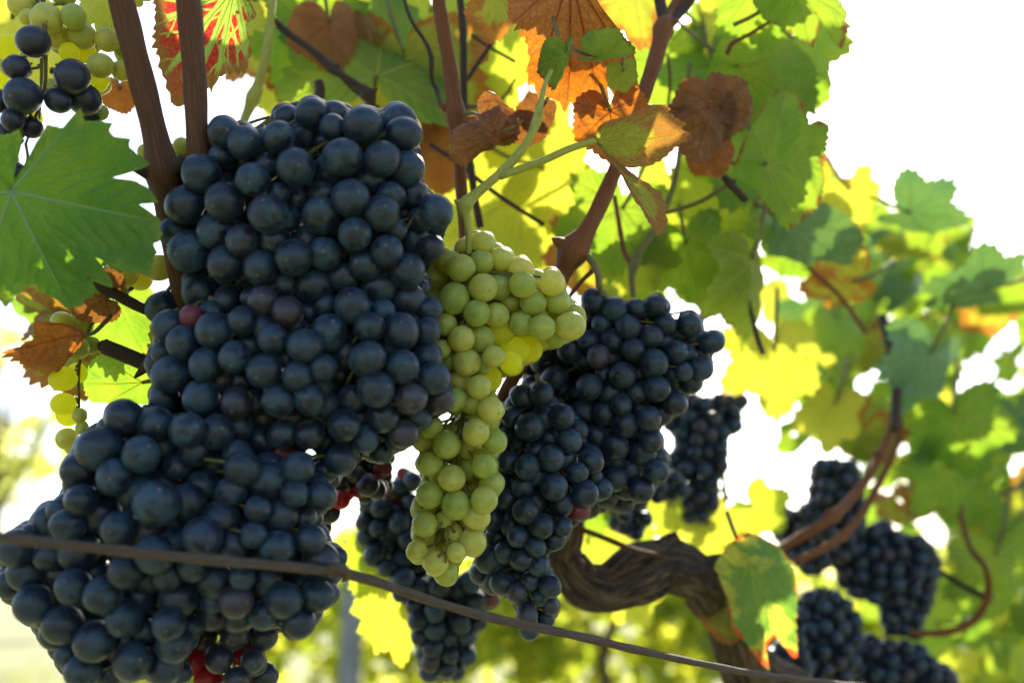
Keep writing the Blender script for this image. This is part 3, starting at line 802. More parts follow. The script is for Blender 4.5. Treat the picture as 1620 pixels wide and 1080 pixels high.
GF = 'dark grape bunches farther down the row'
far = [
    ('small dark grape bunch alone against the white sky, narrow waist and broad top', [(1062, 640), (1110, 628), (1172, 632), (1170, 672), (1140, 690), (1143, 735), (1120, 815), (1090, 818), (1068, 770), (1050, 760), (1075, 700), (1058, 670)], 12, 75, 1.0, [(1100, 615), (1105, 700), (1105, 810)]),
    ('dark grape bunch with bright glints on top, caught between two reddish canes', [(1295, 735), (1345, 735), (1365, 800), (1350, 870), (1280, 905), (1232, 860), (1230, 815), (1290, 790)], 12, 60, 1.10, [(1325, 715), (1320, 790), (1290, 880)]),
    ('tapering dark grape bunch beyond the reddish canes, tip pointing down at the arched shoot', [(1340, 840), (1400, 835), (1455, 855), (1478, 890), (1460, 960), (1450, 1005), (1415, 1005), (1395, 950), (1340, 930), (1322, 880)], 12.5, 75, 1.12, [(1400, 825), (1415, 900), (1430, 1000)]),
    ('dark grape bunch low behind the sun-flecked leaf at the old trunk', [(1262, 945), (1320, 940), (1358, 985), (1350, 1040), (1330, 1085), (1250, 1085), (1255, 1000)], 12.5, 55, 1.05, [(1305, 925), (1305, 1000), (1290, 1080)]),
    ('dark grape bunch at the lower frame edge beneath the arched shoot', [(1360, 1015), (1420, 1015), (1470, 1040), (1510, 1075), (1520, 1110), (1360, 1110)], 12.5, 50, 1.10, [(1400, 1000), (1410, 1050), (1420, 1100)]),
    ('dark grape bunch at the lower frame edge between trunk and sun-flecked leaf', [(1215, 1030), (1262, 1010), (1275, 1050), (1270, 1085), (1220, 1085)], 12.5, 22, 1.0, [(1245, 1005), (1245, 1040), (1245, 1080)]),
    ('half hidden dark grape bunch above the crook of the old trunk', [(968, 790), (1015, 785), (1022, 830), (1000, 850), (972, 825)], 12.5, 18, 0.9, [(995, 770), (995, 800), (995, 845)]),
    ('half hidden dark grapes between the broad dark bunch and the small distant one', [(1035, 750), (1075, 745), (1078, 775), (1040, 785)], 12, 12, 0.95, [(1055, 735), (1055, 760), (1055, 780)]),
]
shade = poly_items([(850, 530), (900, 540), (965, 600), (1000, 700), (985, 800), (930, 800), (905, 700), (860, 640), (825, 600)], 19, 46, 61, 'b')
make_bunch('grape_bunch', 'shaded dark grapes filling the space between the slender bunch and the broad bunch', shade, 0.66, 0.01, M['bare'], GD, [(890, 520, .02), (930, 650, .02), (950, 780, .02)], 10, far=True, seed=40)
for i, (lab, poly, r, n, d, ax) in enumerate(far):
    make_bunch('grape_bunch', lab, poly_items(poly, r, n, 100 + i, 'pb'), d, 0.03, M['dark'], GF, [(a, b, .02) for a, b in ax], 12, far=True, seed=20 + i, tight=0.85)
# ------------------------------------------------------------------ vine leaves
def leaf_radius(NA, seed, lobing=0.5, teeth=0.10, ntooth=34):
    """outline r(theta) of a five-lobed toothed leaf, theta = 0 at the tip, +-pi at the stalk; unit = tip length"""
    g = np.random.default_rng(seed)
    th = np.linspace(-math.pi, math.pi, NA, endpoint=False)
    r = np.zeros(NA)
    lob = [(0, 1.0, 0.42), (0.93, g.uniform(.84, .95), 0.40), (-0.93, g.uniform(.84, .95), 0.40), (1.92, g.uniform(.68, .80), 0.46), (-1.92, g.uniform(.68, .80), 0.46)]
    for c, L, w in lob:
        dlt = np.angle(np.exp(1j * (th - c - g.normal() * .05)))
        r += (L * (lobing * np.exp(-(dlt / w) ** 2) + (1 - lobing) * np.exp(-(dlt / 1.1) ** 4))) ** 7
    r = r ** (1 / 7)
    sin = np.clip((math.pi - np.abs(th)) / 0.42, 0, 1)
    r = r * (0.10 + 0.90 * (sin * sin * (3 - 2 * sin)) ** 0.8)
    sm = r.copy()
    u = np.cumsum(0.6 + 0.8 * np.convolve(g.random(NA), np.ones(NA // 12) / (NA // 12), 'same'))
    u = u / u[-1] * ntooth
    fr = u % 1.0
    saw = np.where(fr < 0.62, fr / 0.62, (1 - fr) / 0.38)
    amp = 0.55 + 0.9 * g.random(ntooth + 2)[np.minimum(u.astype(int), ntooth)]
    r = r * (1 + teeth * amp * (saw - 0.45) + 0.015 * g.normal() * np.sin(7 * th))
    return th, r, sm


def poly_radius(NA, pts, cx, cy, Rpx, R2, nick=0.05):
    """r(theta) from an outline in photo pixels round the stalk point"""
    th = np.linspace(-math.pi, math.pi, NA, endpoint=False)
    P2 = np.array([[(x - cx) / Rpx, (cy - y) / Rpx] for x, y in pts]) @ np.linalg.inv(R2).T     # lay the outline into the tilted plane
    r = np.full(NA, 0.06)
    for k, t in enumerate(th):
        d = np.array([math.sin(t), math.cos(t)])
        best = 0
        for i in range(len(P2)):
            p, q = P2[i - 1], P2[i]
            e = q - p
            det = d[0] * -e[1] + e[0] * d[1]
            if abs(det) < 1e-9:
                continue
            tt = (p[0] * -e[1] + e[0] * p[1]) / det
            uu = (d[0] * p[1] - d[1] * p[0]) / det
            if tt > 0 and 0 <= uu <= 1:
                best = max(best, tt)
        if best:
            r[k] = best
    if nick:                                                # small teeth along the traced rim
        g = np.random.default_rng(int(abs(cx) + abs(cy)))
        u = np.cumsum(0.5 + g.random(NA))
        fr = (u / 5.5) % 1.0
        r = r * (1 + nick * (np.where(fr < .6, fr / .6, (1 - fr) / .4) - 0.5) * (0.7 + 0.9 * np.sin(th * 5 + cx) * np.sin(th * 11 + cy)))
    sm = np.convolve(np.concatenate([r[-9:], r, r[:9]]), np.ones(19) / 19, 'valid')
    return th, r, sm


def seg_dist(X, Y, s):
    x1, y1, x2, y2 = s
    dx, dy = x2 - x1, y2 - y1
    t = np.clip(((X - x1) * dx + (Y - y1) * dy) / (dx * dx + dy * dy + 1e-12), 0, 1)
    return np.hypot(X - x1 - t * dx, Y - y1 - t * dy), t


def leaf_mesh(name, th, r, sm, rings, seed, fold=0.15, cup=0.1, wave=0.05, kx=0.0, ky=0.0, crumple=0.0, holes=0, veins=None, pil=0.014, nb=6):
    g = np.random.default_rng(seed + 500)
    NA = len(th)
    s = (np.arange(1, rings + 1) / rings) ** 0.9
    S, TH = np.meshgrid(s, th, indexing='ij')
    w = S ** 5
    RR = (sm[None, :] * (1 - w) + r[None, :] * w) * S
    X = np.concatenate([[0], (RR * np.sin(TH)).ravel()])
    Y = np.concatenate([[0], (RR * np.cos(TH)).ravel()])
    Sv = np.concatenate([[0], S.ravel()])
    Tv = np.concatenate([[0], TH.ravel()])
    if veins is None:
        veins = [0, 0.93, -0.93, 1.92, -1.92]
    vein = np.zeros(len(X))
    broad = np.zeros(len(X))
    for i, a in enumerate(veins):
        k = int((a + math.pi) / (2 * math.pi) * NA) % NA
        L = sm[k] * 0.97
        ux, uy = math.sin(a), math.cos(a)
        d, t = seg_dist(X, Y, (0, 0, ux * L, uy * L))
        ww = 0.017 * (1 - 0.65 * t)
        vein = np.maximum(vein, np.exp(-(d / ww) ** 2))
        broad = np.maximum(broad, np.exp(-d / 0.075))
        for b in range(nb):
            for sd in (1, -1):
                t0 = (b + 0.75 + 0.25 * sd * 0.6) / (nb + 0.6)
                if abs(a) > 1.5 and sd * a < 0 and t0 < 0.2:
                    continue
                aa = a + sd * (0.82 + 0.1 * g.normal())
                ll = 0.50 * (1 - t0) ** 0.8 * L + 0.06
                sx, sy = ux * L * t0, uy * L * t0
                mx, my = sx + math.sin(aa) * ll * .55, sy + math.cos(aa) * ll * .55
                a3 = aa - sd * 0.22
                for sg in ((sx, sy, mx, my), (mx, my, mx + math.sin(a3) * ll * .5, my + math.cos(a3) * ll * .5)):
                    d, t = seg_dist(X, Y, sg)
                    vein = np.maximum(vein, 0.62 * np.exp(-(d / 0.0075) ** 2))
                    broad = np.maximum(broad, 0.8 * np.exp(-d / 0.045))
    Z = -fold * (np.sqrt(X * X + 0.004) - 0.063) - cup * (X * X + Y * Y)
    Z += pil * (1 - broad) * np.minimum(1, Sv * 3)
    p1, p2, p3 = g.uniform(0, 6, 3)
    Z += wave * Sv ** 2 * (np.sin(3 * Tv + p1) + 0.6 * np.sin(5 * Tv + p2) + 0.35 * np.sin(9 * Tv + p3)) * 0.7
    if crumple:
        for k in range(10):
            q = g.normal(size=2) * g.uniform(2.0, 6.5)
            Z += crumple * 0.20 / (1 + 0.25 * np.hypot(*q)) * (1 - np.abs(np.sin(X * q[0] + Y * q[1] + g.uniform(0, 6))) * 1.6)
    if abs(ky) > 1e-3:
        Z0 = Z.copy()
        Yb = Y.copy()
        Y = np.sin(ky * Yb) / ky - Z0 * 0 + Z0 * np.sin(ky * Yb) * (1 if ky > 0 else 1)
        Z = Z0 * np.cos(ky * Yb) - (1 - np.cos(ky * Yb)) / ky
    if abs(kx) > 1e-3:
        Z0 = Z.copy()
        Xb = X.copy()
        X = np.sin(kx * Xb) / kx + Z0 * np.sin(kx * Xb)
        Z = Z0 * np.cos(kx * Xb) - (1 - np.cos(kx * Xb)) / kx
    V = np.stack([X, Y, Z], 1)
    i = np.arange(NA)
    j = (i + 1) % NA
    F3 = np.stack([np.zeros(NA, int), 1 + j, 1 + i], 1).tolist()
    F4 = []
    for k in range(rings - 1):
        F4.append(np.stack([1 + k * NA + i, 1 + k * NA + j, 1 + (k + 1) * NA + j, 1 + (k + 1) * NA + i], 1))
    F4 = np.vstack(F4)
    X0 = np.concatenate([[0], (RR * np.sin(TH)).ravel()])
    Y0 = np.concatenate([[0], (RR * np.cos(TH)).ravel()])
    if holes:
        cxy = np.stack([X0[F4].mean(1), Y0[F4].mean(1)], 1)
        keep = np.ones(len(F4), bool)
        for h in range(holes):
            a = g.uniform(-2.2, 2.2)
            rr = g.uniform(.35, .8) * 0.8
            hx, hy = math.sin(a) * rr, math.cos(a) * rr
            dd = np.hypot(cxy[:, 0] - hx, (cxy[:, 1] - hy) * g.uniform(.6, 1.6))
            aa = np.arctan2(cxy[:, 1] - hy, cxy[:, 0] - hx)
            keep &= dd > g.uniform(.02, .06) * (1 + .35 * np.sin(3 * aa + h) + .2 * np.sin(7 * aa))
        F4 = F4[keep]
    me = mesh_np(name, V, F3 + F4.tolist())
    attr(me, 'vein', vein)
    attr(me, 'vein2', broad)
    attr(me, 'edge', Sv)
    a = me.attributes.new('leafpos', 'FLOAT_VECTOR', 'POINT')
    a.data.foreach_set('vector', np.stack([X0, Y0, np.zeros_like(X0)], 1).astype(np.float32).ravel())
    return me


def orient(ang, tx, ty):
    """rotation (world) of a leaf whose tip points along ANG in the picture, tilted back by tx (about picture x) and ty (about picture y)"""
    R = Euler((math.radians(tx), math.radians(ty), 0), 'XYZ').to_matrix() @ Matrix.Rotation(math.radians(ang - 90), 3, 'Z')
    return CR @ R


LEAF_N = [0]
VEIN = {'leaf_hero': 'vein_pale', 'leaf_skysheen': 'vein_pale', 'leaf_dry': 'vein_brown', 'leaf_rust': 'vein_brown'}


def mat_vein(name, c, t, tf=0.82):
    N = NT(name)
    n = N.noise(N.n('ShaderNodeTexCoord').outputs['Object'], 14.0, 3, 0.6)
    pb = N.n('ShaderNodeBsdfPrincipled', {'Base Color': N.mix(n, tuple(x * .75 for x in c), c), 'Roughness': 0.5})
    tr = N.n('ShaderNodeBsdfTranslucent', {'Color': (*t, 1)})
    return N.surf(N.n('ShaderNodeMixShader', {0: tf, 1: pb.outputs[0], 2: tr.outputs[0]}).outputs[0])


M['vein_green'] = mat_vein('leaf_vein', (0.26, 0.32, 0.10), (1.0, 1.0, 0.4))
M['vein_pale'] = mat_vein('pale_leaf_vein', (0.20, 0.33, 0.17), (0.4, 0.6, 0.2), 0.1)
M['vein_brown'] = mat_vein('dry_leaf_vein', (0.22, 0.10, 0.05), (0.9, 0.4, 0.08))


def leaf(px, py, d, Rpx, ang, tx, ty, mat, label, fold=0.15, cup=0.1, wave=0.06, kx=0.0, ky=0.0, crumple=0.0, hero=False, outline=None, veins=None, holes=0, nb=6,
         stalk=None, lobing=0.42, group=None, pet='petiole', cat='leaf', stalk_w=None):
    LEAF_N[0] += 1
    d = rm(d)
    stalk = [(a, b, rm(c)) for a, b, c in stalk] if stalk else None
    seed = LEAF_N[0] * 7 + 3
    NA, rings = (420, 60) if hero else (220, 32)
    if outline:
        R2 = np.array(CR.inverted() @ orient(ang, tx, ty))[:2, :2]
        th, r, sm = poly_radius(NA, outline, px, py, Rpx, R2, 0.02 if mat == 'leaf_hero' else 0.08 if mat == 'leaf_rust' else 0.05)
        vv = None
        if veins:                                           # picture points the main veins run to
            vv = []
            for vx, vy in veins:
                q = np.linalg.inv(R2) @ np.array([vx - px, py - vy])
                vv.append(float(math.atan2(q[0], q[1])))
    else:
        th, r, sm = leaf_radius(NA, seed, lobing, 0.10 if lobing > .3 else 0.06)
        vv = None
    size = Rpx * d / F
    if hero and crumple == 0 and mat != 'leaf_hero':
        crumple = 0.10
    me = leaf_mesh('blade', th, r, sm, rings, seed, fold, cup, wave, kx, ky, crumple, holes, vv, 0.045 if mat == 'leaf_hero' else 0.032 if hero else 0.018, nb)
    loc = P(px, py, d)
    root = thing('vine_leaf', loc, label, cat, group)
    R3 = orient(ang, tx, ty)
    b = link('blade', me, M[mat], root)
    b.rotation_euler = R3.to_euler()
    b.scale = (size, size, size)
    if hero:                                                # raised main veins
        co = np.empty(len(me.vertices) * 3, dtype=np.float32)
        me.vertices.foreach_get('co', co)
        co = co.reshape(-1, 3)
        for a in (vv or [0, 0.93, -0.93, 1.92, -1.92]):
            k = int((a + math.pi) / (2 * math.pi) * NA) % NA
            pth = np.vstack([co[:1], co[1 + np.arange(2, int(rings * .88), 3) * NA + k]])
            if np.linalg.norm(pth[-1]) < 0.15:
                continue
            v, f, t = tube_geo(pth, np.linspace(.0085, .002, len(pth)), 6)
            link('vein', tube_mesh('vein', [(v, f, t)]), M[VEIN.get(mat, 'vein_green')], b)
    if stalk is None:
        c = math.radians(ang + 180 + rnd.uniform(-25, 25))
        stalk = [(px + math.cos(c) * Rpx * .45, py - math.sin(c) * Rpx * .45, d + 0.012), (px + math.cos(c) * Rpx * .8, py - math.sin(c) * Rpx * .8 - 10, d + 0.035)]
    pts = [tuple(loc)] + [tuple(P(*q)) for q in stalk]
    path = catmull(np.array(pts) - np.array(loc), 8)
    w = (stalk_w or 5.5) * 0.55 * d / F
    v, f, t = tube_geo(path, np.linspace(w, w * 1.25, len(path)), 8)
    link('petiole', tube_mesh('petiole', [(v, f, t)]), M[pet], root)
    return root


# --- the broad leaf at the left, traced lobe by lobe
o1 = [(123, 168), (130, 190), (157, 189), (173, 193), (168, 210), (200, 217), (198, 230), (231, 255), (213, 265), (200, 270), (170, 278), (207, 283), (230, 295), (246, 319), (216, 322), (247, 343),
      (252, 379), (238, 384), (247, 399), (238, 406), (241, 417), (234, 440), (217, 430), (200, 431), (150, 406), (167, 425), (180, 457), (144, 444), (155, 466), (144, 461), (145, 472), (130, 470),
      (128, 482), (97, 488), (84, 474), (57, 460), (55, 449), (43, 452), (27, 467), (10, 487), (0, 476), (-18, 482), (-40, 460), (-52, 470), (-75, 440), (-95, 445), (-100, 410), (-128, 400), (-120, 370), (-140, 340),
      (-118, 320), (-110, 290), (-118, 260), (-95, 262), (-88, 235), (-60, 240), (-40, 212), (-10, 222), (12, 214), (33, 206), (36, 225), (29, 250), (22, 285), (38, 282), (50, 240), (62, 215), (70, 195), (95, 200), (105, 185)]
leaf(18, 303, 0.415, 235, -50, 0, 4, 'leaf_hero', 'broad smooth green leaf with jagged teeth in front of the outer brown cane', fold=0.03, cup=0.03, wave=0.045, hero=True, holes=1, outline=o1,
     veins=[(248, 350), (123, 172), (100, 485), (-40, 465), (-120, 330)], stalk=[(20, 270, .43), (30, 225, .455), (40, 170, .47)], stalk_w=7)
# --- red leaf with green veins behind the twin canes
o2 = [(226, -30), (226, 60), (232, 75), (228, 90), (240, 120), (243, 135), (250, 155), (262, 157), (285, 148), (284, 138), (312, 128), (322, 138), (328, 125), (345, 110), (372, 112), (386, 104), (378, 92), (392, 78), (380, 66), (368, 60),
      (385, 50), (376, 40), (402, 22), (398, 8), (400, -20), (380, -60), (330, -80), (270, -70)]
leaf(160, 372, 0.472, 70, -60, 0, 0, 'leaf_green', 'added leaf shading the broad smooth leaf, almost covered by it')  # added out of sight to keep the sun off the broad leaf
leaf(372, -18, 0.53, 170, -150, 8, -12, 'leaf_red', 'red leaf with bright green veins and brown margin behind the two brown canes', fold=0.10, cup=0.05, wave=0.05, hero=True, outline=o2,
     veins=[(232, 110), (250, 20), (280, 148), (330, 128), (385, 100), (395, 20)], holes=2, nb=3, stalk=[(400, -60, .54), (430, -110, .56)])
leaf(190, 140, 0.62, 40, -80, 10, 15, 'leaf_rust', 'scrap of orange red leaf in the gap beside the dark grapes and the brown cane', lobing=.2, crumple=0.1)
leaf(20, 30, 0.60, 150, -110, -20, 10, 'leaf_yellow', 'glowing yellow leaf behind the yellow green bunch', fold=.1)
leaf(165, -25, 0.52, 95, -75, -15, -20, 'leaf_lime', 'small lime leaf against the outer brown cane above the few dark grapes', fold=.2)
leaf(330, -10, 0.68, 120, -70, -20, 20, 'leaf_yellow', 'yellow leaf with ragged edge peeping past the red veined leaf', holes=1)
# --- canopy straight above the big cluster
leaf(596, 118, 0.78, 215, 84, -28, 8, 'leaf_green', 'big dark green leaf with upright midrib over the top of the big cluster', fold=0.08, wave=.03, hero=True, stalk=[(590, 150, .79), (575, 175, .80)])
leaf(640, 95, 0.80, 190, -95, 18, -14, 'leaf_mixed', 'green and yellow leaf with brown dots drooping behind the top of the big cluster', fold=0.05, wave=.04, hero=True)
leaf(480, 30, 0.80, 135, -105, 12, 10, 'leaf_edge', 'green leaf with brown lower margin above the big cluster, beside the pale green stem', hero=True, fold=.08)
leaf(520, 35, 0.76, 78, -80, 5, 35, 'leaf_rust', 'narrow rust coloured leaf beside the big dark green leaf', lobing=.2, fold=.3)
leaf(455, 150, 0.95, 85, -60, 15, 5, 'leaf_yellow', 'sunlit yellow leaf just above the rounded top of the big cluster')
leaf(395, 60, 0.90, 90, -60, -15, 5, 'leaf_mixed', 'patchy yellow brown leaf behind the pale green stem')
leaf(430, -20, 0.92, 110, -80, -15, 5, 'leaf_lime', 'lime leaf at the upper frame edge behind the pale green stem')
leaf(680, 20, 0.88, 120, -100, 10, 30, 'leaf_lime', 'lime green leaf between the big dark green leaf and the red brown cane')
leaf(700, 245, 0.82, 75, -150, 20, 0, 'leaf_rust', 'orange rust leaf tucked behind the shoulder of the big cluster at the red brown cane', lobing=.2, wave=.1)
leaf(660, 190, 0.90, 120, -60, 50, 0, 'leaf_lime', 'pale lime leaf seen nearly edge on behind the joint of the red brown cane')
leaf(830, 305, 0.98, 180, -150, 0, 15, 'leaf_yellow', 'large glowing yellow leaf behind the fork of the pale green shoot', fold=.05, hero=True)
leaf(860, 265, 0.92, 125, -20, 10, 20, 'leaf_yellow', 'glowing yellow leaf between the fork of the shoot and the slanting cane', hero=True)
leaf(770, 330, 1.05, 130, -70, 0, 0, 'leaf_lime', 'yellow green leaf behind the top of the white bunch')
leaf(770, 60, 0.92, 115, -90, 5, -20, 'leaf_lime', 'light green leaf behind the thin dark twigs, right of the red brown cane')
leaf(820, 170, 0.95, 105, -110, 15, 10, 'leaf_yellow', 'bright yellow leaf behind the forking thin twig under the big rust leaf')
leaf(790, -10, 0.62, 75, -95, 0, 10, 'leaf_mixed', 'spotted yellowish leaf touching the upper edge of the big rust leaf', hero=True)
# --- the big rust leaf and its neighbours
o3 = [(800, -40), (803, 20), (818, 40), (832, 58), (838, 80), (835, 105), (836, 128), (848, 132), (856, 160), (868, 150), (885, 158), (898, 177), (910, 172), (938, 176), (957, 176), (962, 160), (978, 160), (974, 145), (1000, 155), (1018, 138),
      (1016, 112), (1012, 92), (1006, 70), (996, 55), (982, 44), (965, 20), (940, -2), (930, -50), (870, -90)]
leaf(902, -45, 0.535, 215, -86, 14, 0, 'leaf_rust', 'big rust brown leaf with deep folds, glowing orange at its lower edge', fold=-0.10, cup=0.10, wave=0.05, ky=0.3, hero=True, outline=o3,
     veins=[(905, 170), (850, 130), (812, 30), (960, 170), (1010, 110)], crumple=0.35, pet='petiole_red')
leaf(895, -62, 0.63, 105, -80, 0, 0, 'leaf_lime', 'added leaf shading the upper half of the big rust leaf from behind')  # added behind the rust leaf to block sun from its upper half
leaf(965, 175, 0.56, 82, -85, 6, -8, 'leaf_rust', 'torn rust leaf hanging under the big rust leaf', lobing=.2, crumple=0.5, hero=True)
leaf(855, 170, 0.60, 42, -110, 10, 20, 'leaf_dry', 'dark brown leaf scrap under the corner of the big rust leaf', lobing=.2, crumple=0.3)
leaf(893, 85, 0.495, 62, -75, 30, 50, 'leaf_edge', 'small curled green leaf with purple brown margin before the big rust leaf', lobing=.25, kx=1.6, hero=True, crumple=.15)
leaf(945, 88, 0.495, 62, 8, 62, 10, 'leaf_edge', 'thin twisted green leaf lying across the big rust leaf', lobing=.25, kx=1.2, crumple=.1)
leaf(985, 112, 0.50, 36, -70, 20, 20, 'leaf_lime', 'tiny pale green leaf before the lower edge of the big rust leaf', lobing=.25, fold=.2)
o4 = [(945, 200), (965, 195), (988, 190), (1010, 182), (1032, 178), (1052, 180), (1054, 188), (1066, 198), (1080, 205), (1078, 215), (1090, 222), (1082, 230), (1068, 240), (1055, 252), (1035, 260), (1005, 260), (985, 258), (968, 245), (950, 232), (938, 225)]
leaf(944, 222, 0.475, 140, -2, 34, -6, 'leaf_turn', 'half folded green and brown leaf at the end of the side shoot', fold=0.12, cup=0.06, wave=0.05, hero=True, outline=o4, veins=[(1085, 222), (1050, 185), (1060, 250), (1010, 258), (990, 192)], crumple=.12,
     stalk=[(900, 236, .477), (850, 258, .48), (790, 279, .484)], stalk_w=10, pet='shoot')
o5 = [(942, 226), (962, 245), (985, 262), (1005, 275), (1020, 285), (1034, 296), (1050, 300), (1052, 312), (1060, 322), (1056, 335), (1062, 345), (1058, 362), (1045, 372), (1035, 362), (1022, 345), (1008, 325), (992, 300), (975, 272), (958, 250)]
leaf(1014, 308, 0.478, 90, -50, -6, 22, 'leaf_turn', 'hanging half of the folded leaf, pale underside with orange brittle edge', fold=0.05, wave=0.04, hero=True, outline=o5, veins=[(1050, 365), (1052, 318), (955, 240)], crumple=.06, stalk=[(985, 272, .48), (944, 225, .477)], stalk_w=5, pet='shoot')
leaf(1124, 168, 0.63, 92, -105, 4, 14, 'leaf_dry', 'crumpled dry brown leaf with a dark fold, hanging from a thin red stalk', lobing=.2, crumple=0.25, fold=.25, kx=.8, hero=True, stalk=[(1090, 170, .635), (1040, 170, .64), (1000, 165, .66)], pet='petiole_red')
leaf(1140, 165, 0.64, 70, -10, 8, 20, 'leaf_dry', 'pale brown dry lobe folded beside the crumpled dry leaf', lobing=.2, crumple=0.4, hero=True)
leaf(1120, 235, 0.66, 50, -60, 0, 0, 'leaf_rust', 'rust brown scrap with orange glow under the crumpled dry leaf', lobing=.2, crumple=.3)
leaf(768, 186, 0.585, 62, -40, 18, -22, 'leaf_dry', 'light brown curled dry leaf upper half beside the red brown cane', lobing=.2, crumple=0.5, kx=1.1, hero=True, stalk=[(750, 180, .60), (735, 178, .615)])
leaf(782, 212, 0.57, 78, -145, 20, 25, 'leaf_dry', 'dry leaf rolled into a pointed tube beside the red brown cane', lobing=.2, crumple=0.25, kx=2.0, hero=True)
leaf(812, 210, 0.60, 55, 0, 30, -10, 'leaf_dry', 'dark brown shrivelled leaf end under the rust leaf, above the shoot fork', lobing=.2, crumple=.3, kx=1.4)
leaf(1000, -25, 0.72, 105, -80, -5, 5, 'leaf_mixed', 'yellow leaf with brown lower edge at the frame top, beside the big rust leaf')
# --- upper right canopy in front of the white sky
o6 = [(1158, 262), (1175, 225), (1195, 190), (1215, 155), (1236, 141), (1262, 148), (1276, 165), (1283, 194), (1300, 187), (1320, 195), (1316, 240), (1312, 262), (1312, 290), (1302, 322), (1280, 345), (1255, 362), (1240, 355), (1232, 340), (1216, 325), (1185, 292), (1160, 280)]
leaf(1214, 258, 0.72, 125, -40, 6, 10, 'leaf_edge', 'round green leaf with brown lower rim in front of the white sky', fold=0.05, cup=.06, wave=0.03, hero=True, outline=o6, veins=[(1268, 350), (1310, 250), (1245, 150), (1190, 200), (1240, 340)], stalk=[(1180, 262, .73), (1140, 255, .75), (1100, 262, .78)])
o7 = [(1140, 60), (1200, 50), (1240, 62), (1275, 80), (1300, 96), (1322, 120), (1330, 145), (1336, 172), (1350, 196), (1335, 185), (1322, 178), (1318, 192), (1290, 190), (1250, 180), (1180, 200), (1130, 190), (1110, 130)]
leaf(1165, 105, 0.80, 180, -25, 30, 8, 'leaf_green', 'smooth green leaf with a long drooping point against the white sky', fold=0.12, ky=.3, wave=0.03, hero=True, outline=o7, veins=[(1348, 195), (1330, 140), (1270, 80), (1250, 180)])
o8 = [(1180, -40), (1290, -30), (1345, -10), (1362, 10), (1358, 20), (1372, 28), (1360, 38), (1355, 60), (1350, 66), (1340, 58), (1325, 38), (1308, 22), (1302, 20), (1303, 40), (1297, 68), (1290, 60), (1270, 52), (1240, 40), (1210, 30), (1190, 10)]
leaf(1255, -25, 0.70, 120, -35, 10, 14, 'leaf_edge', 'green leaf at the upper frame edge, its notched rim and reddish point against sky', fold=0.05, wave=0.04, hero=True, outline=o8, veins=[(1350, 64), (1365, 20), (1295, 65)], stalk=[(1200, 20, .71), (1160, 40, .72)])
leaf(1190, -15, 0.74, 95, -75, 10, -10, 'leaf_green', 'green leaf with a small brown scar beside the notched leaf at the frame top', hero=True)
leaf(1115, 45, 0.95, 85, -40, -5, 10, 'leaf_yellow', 'brilliant yellow leaf lit through by the sun at the top of the slanting cane', hero=True)
leaf(1045, 95, 0.95, 120, -75, 5, -10, 'leaf_green', 'deep green leaf with thin red stalk behind the dry brown leaf', hero=True)
leaf(1130, 110, 0.92, 120, -60, 5, 15, 'leaf_green', 'deep green leaf between the dry brown leaf and the round leaf', hero=True)
leaf(1255, 60, 0.9, 120, -60, 5, 10, 'leaf_green', 'green leaf behind the long drooping leaf near the frame top')
leaf(1170, 60, 1.02, 120, -110, 5, 0, 'leaf_green', 'green leaf shaded by others behind the brilliant yellow leaf')
leaf(1215, 120, 0.9, 100, -90, -5, -15, 'leaf_green', 'shaded green leaf with a torn light slit behind the round leaf')
leaf(1185, 230, 0.85, 110, -110, 0, 10, 'leaf_green', 'green leaf behind the rim of the round leaf, next to the dry brown leaf')
leaf(1130, 300, 0.88, 95, -95, 12, 10, 'leaf_lime', 'green leaf under the dry brown leaf and the forked thin stems')
leaf(1195, 330, 0.95, 75, -90, -45, 10, 'leaf_green', 'dusky green leaf under the round leaf', fold=.25)
o9 = [(1222, 335), (1245, 322), (1280, 320), (1310, 326), (1350, 345), (1372, 358), (1392, 380), (1388, 410), (1388, 432), (1360, 425), (1330, 418), (1300, 422), (1275, 412), (1250, 402), (1225, 398), (1218, 370)]
leaf(1232, 345, 0.92, 150, -18, 38, 8, 'leaf_skysheen', 'bluish green leaf with reddish curled lower rim beyond the round leaf', fold=0.06, wave=0.04, hero=True, outline=o9, veins=[(1388, 425), (1385, 380), (1320, 420), (1320, 330)])
leaf(985, 330, 0.82, 120, -100, 4, 15, 'leaf_green', 'green leaf behind the forked stems above the broad dark bunch', hero=True)
leaf(1010, 395, 0.84, 75, -75, 10, -10, 'leaf_lime', 'green leaf directly above the loose wing of the broad dark bunch')
leaf(1085, 385, 0.86, 110, -70, 6, 15, 'leaf_green', 'green leaf with a red fleck between the forked stems and the white gap', hero=True)
leaf(930, 380, 0.9, 90, -95, 0, 20, 'leaf_mixed', 'mottled leaf behind the joint of the slanting cane')
leaf(1190, 410, 0.85, 130, -80, 4, 48, 'leaf_lime', 'folded green leaf with dark stem, pointing down beside the white gap', fold=.35, hero=True)
leaf(1150, 440, 0.92, 90, -60, 12, 30, 'leaf_edge', 'narrow green leaf beside the white gap near the loose wing of dark grapes')
leaf(1225, 555, 1.02, 110, -85, -4, 8, 'leaf_yellow', 'large sunlit yellow leaf hanging above the small distant bunch', hero=True, wave=.03)
leaf(1320, 640, 1.15, 80, -100, 0, 15, 'leaf_yellow', 'sunlit yellow leaf with orange lower edge over the bunch between the reddish canes')
leaf(1560, 455, 1.05, 105, 175, 55, 10, 'leaf_skysheen', 'bluish leaf seen nearly edge on, sticking out over the far foliage against the sky', hero=True, fold=.2)
leaf(1440, 335, 1.05, 95, -20, 45, -20, 'leaf_skysheen', 'bluish grey leaf with upturned rim at the top of the far foliage', hero=True, kx=.8)
leaf(1470, 560, 1.05, 105, -110, 15, 20, 'leaf_skysheen', 'bluish green leaf with a pinkish corner beside the dark upright shoot', hero=True)
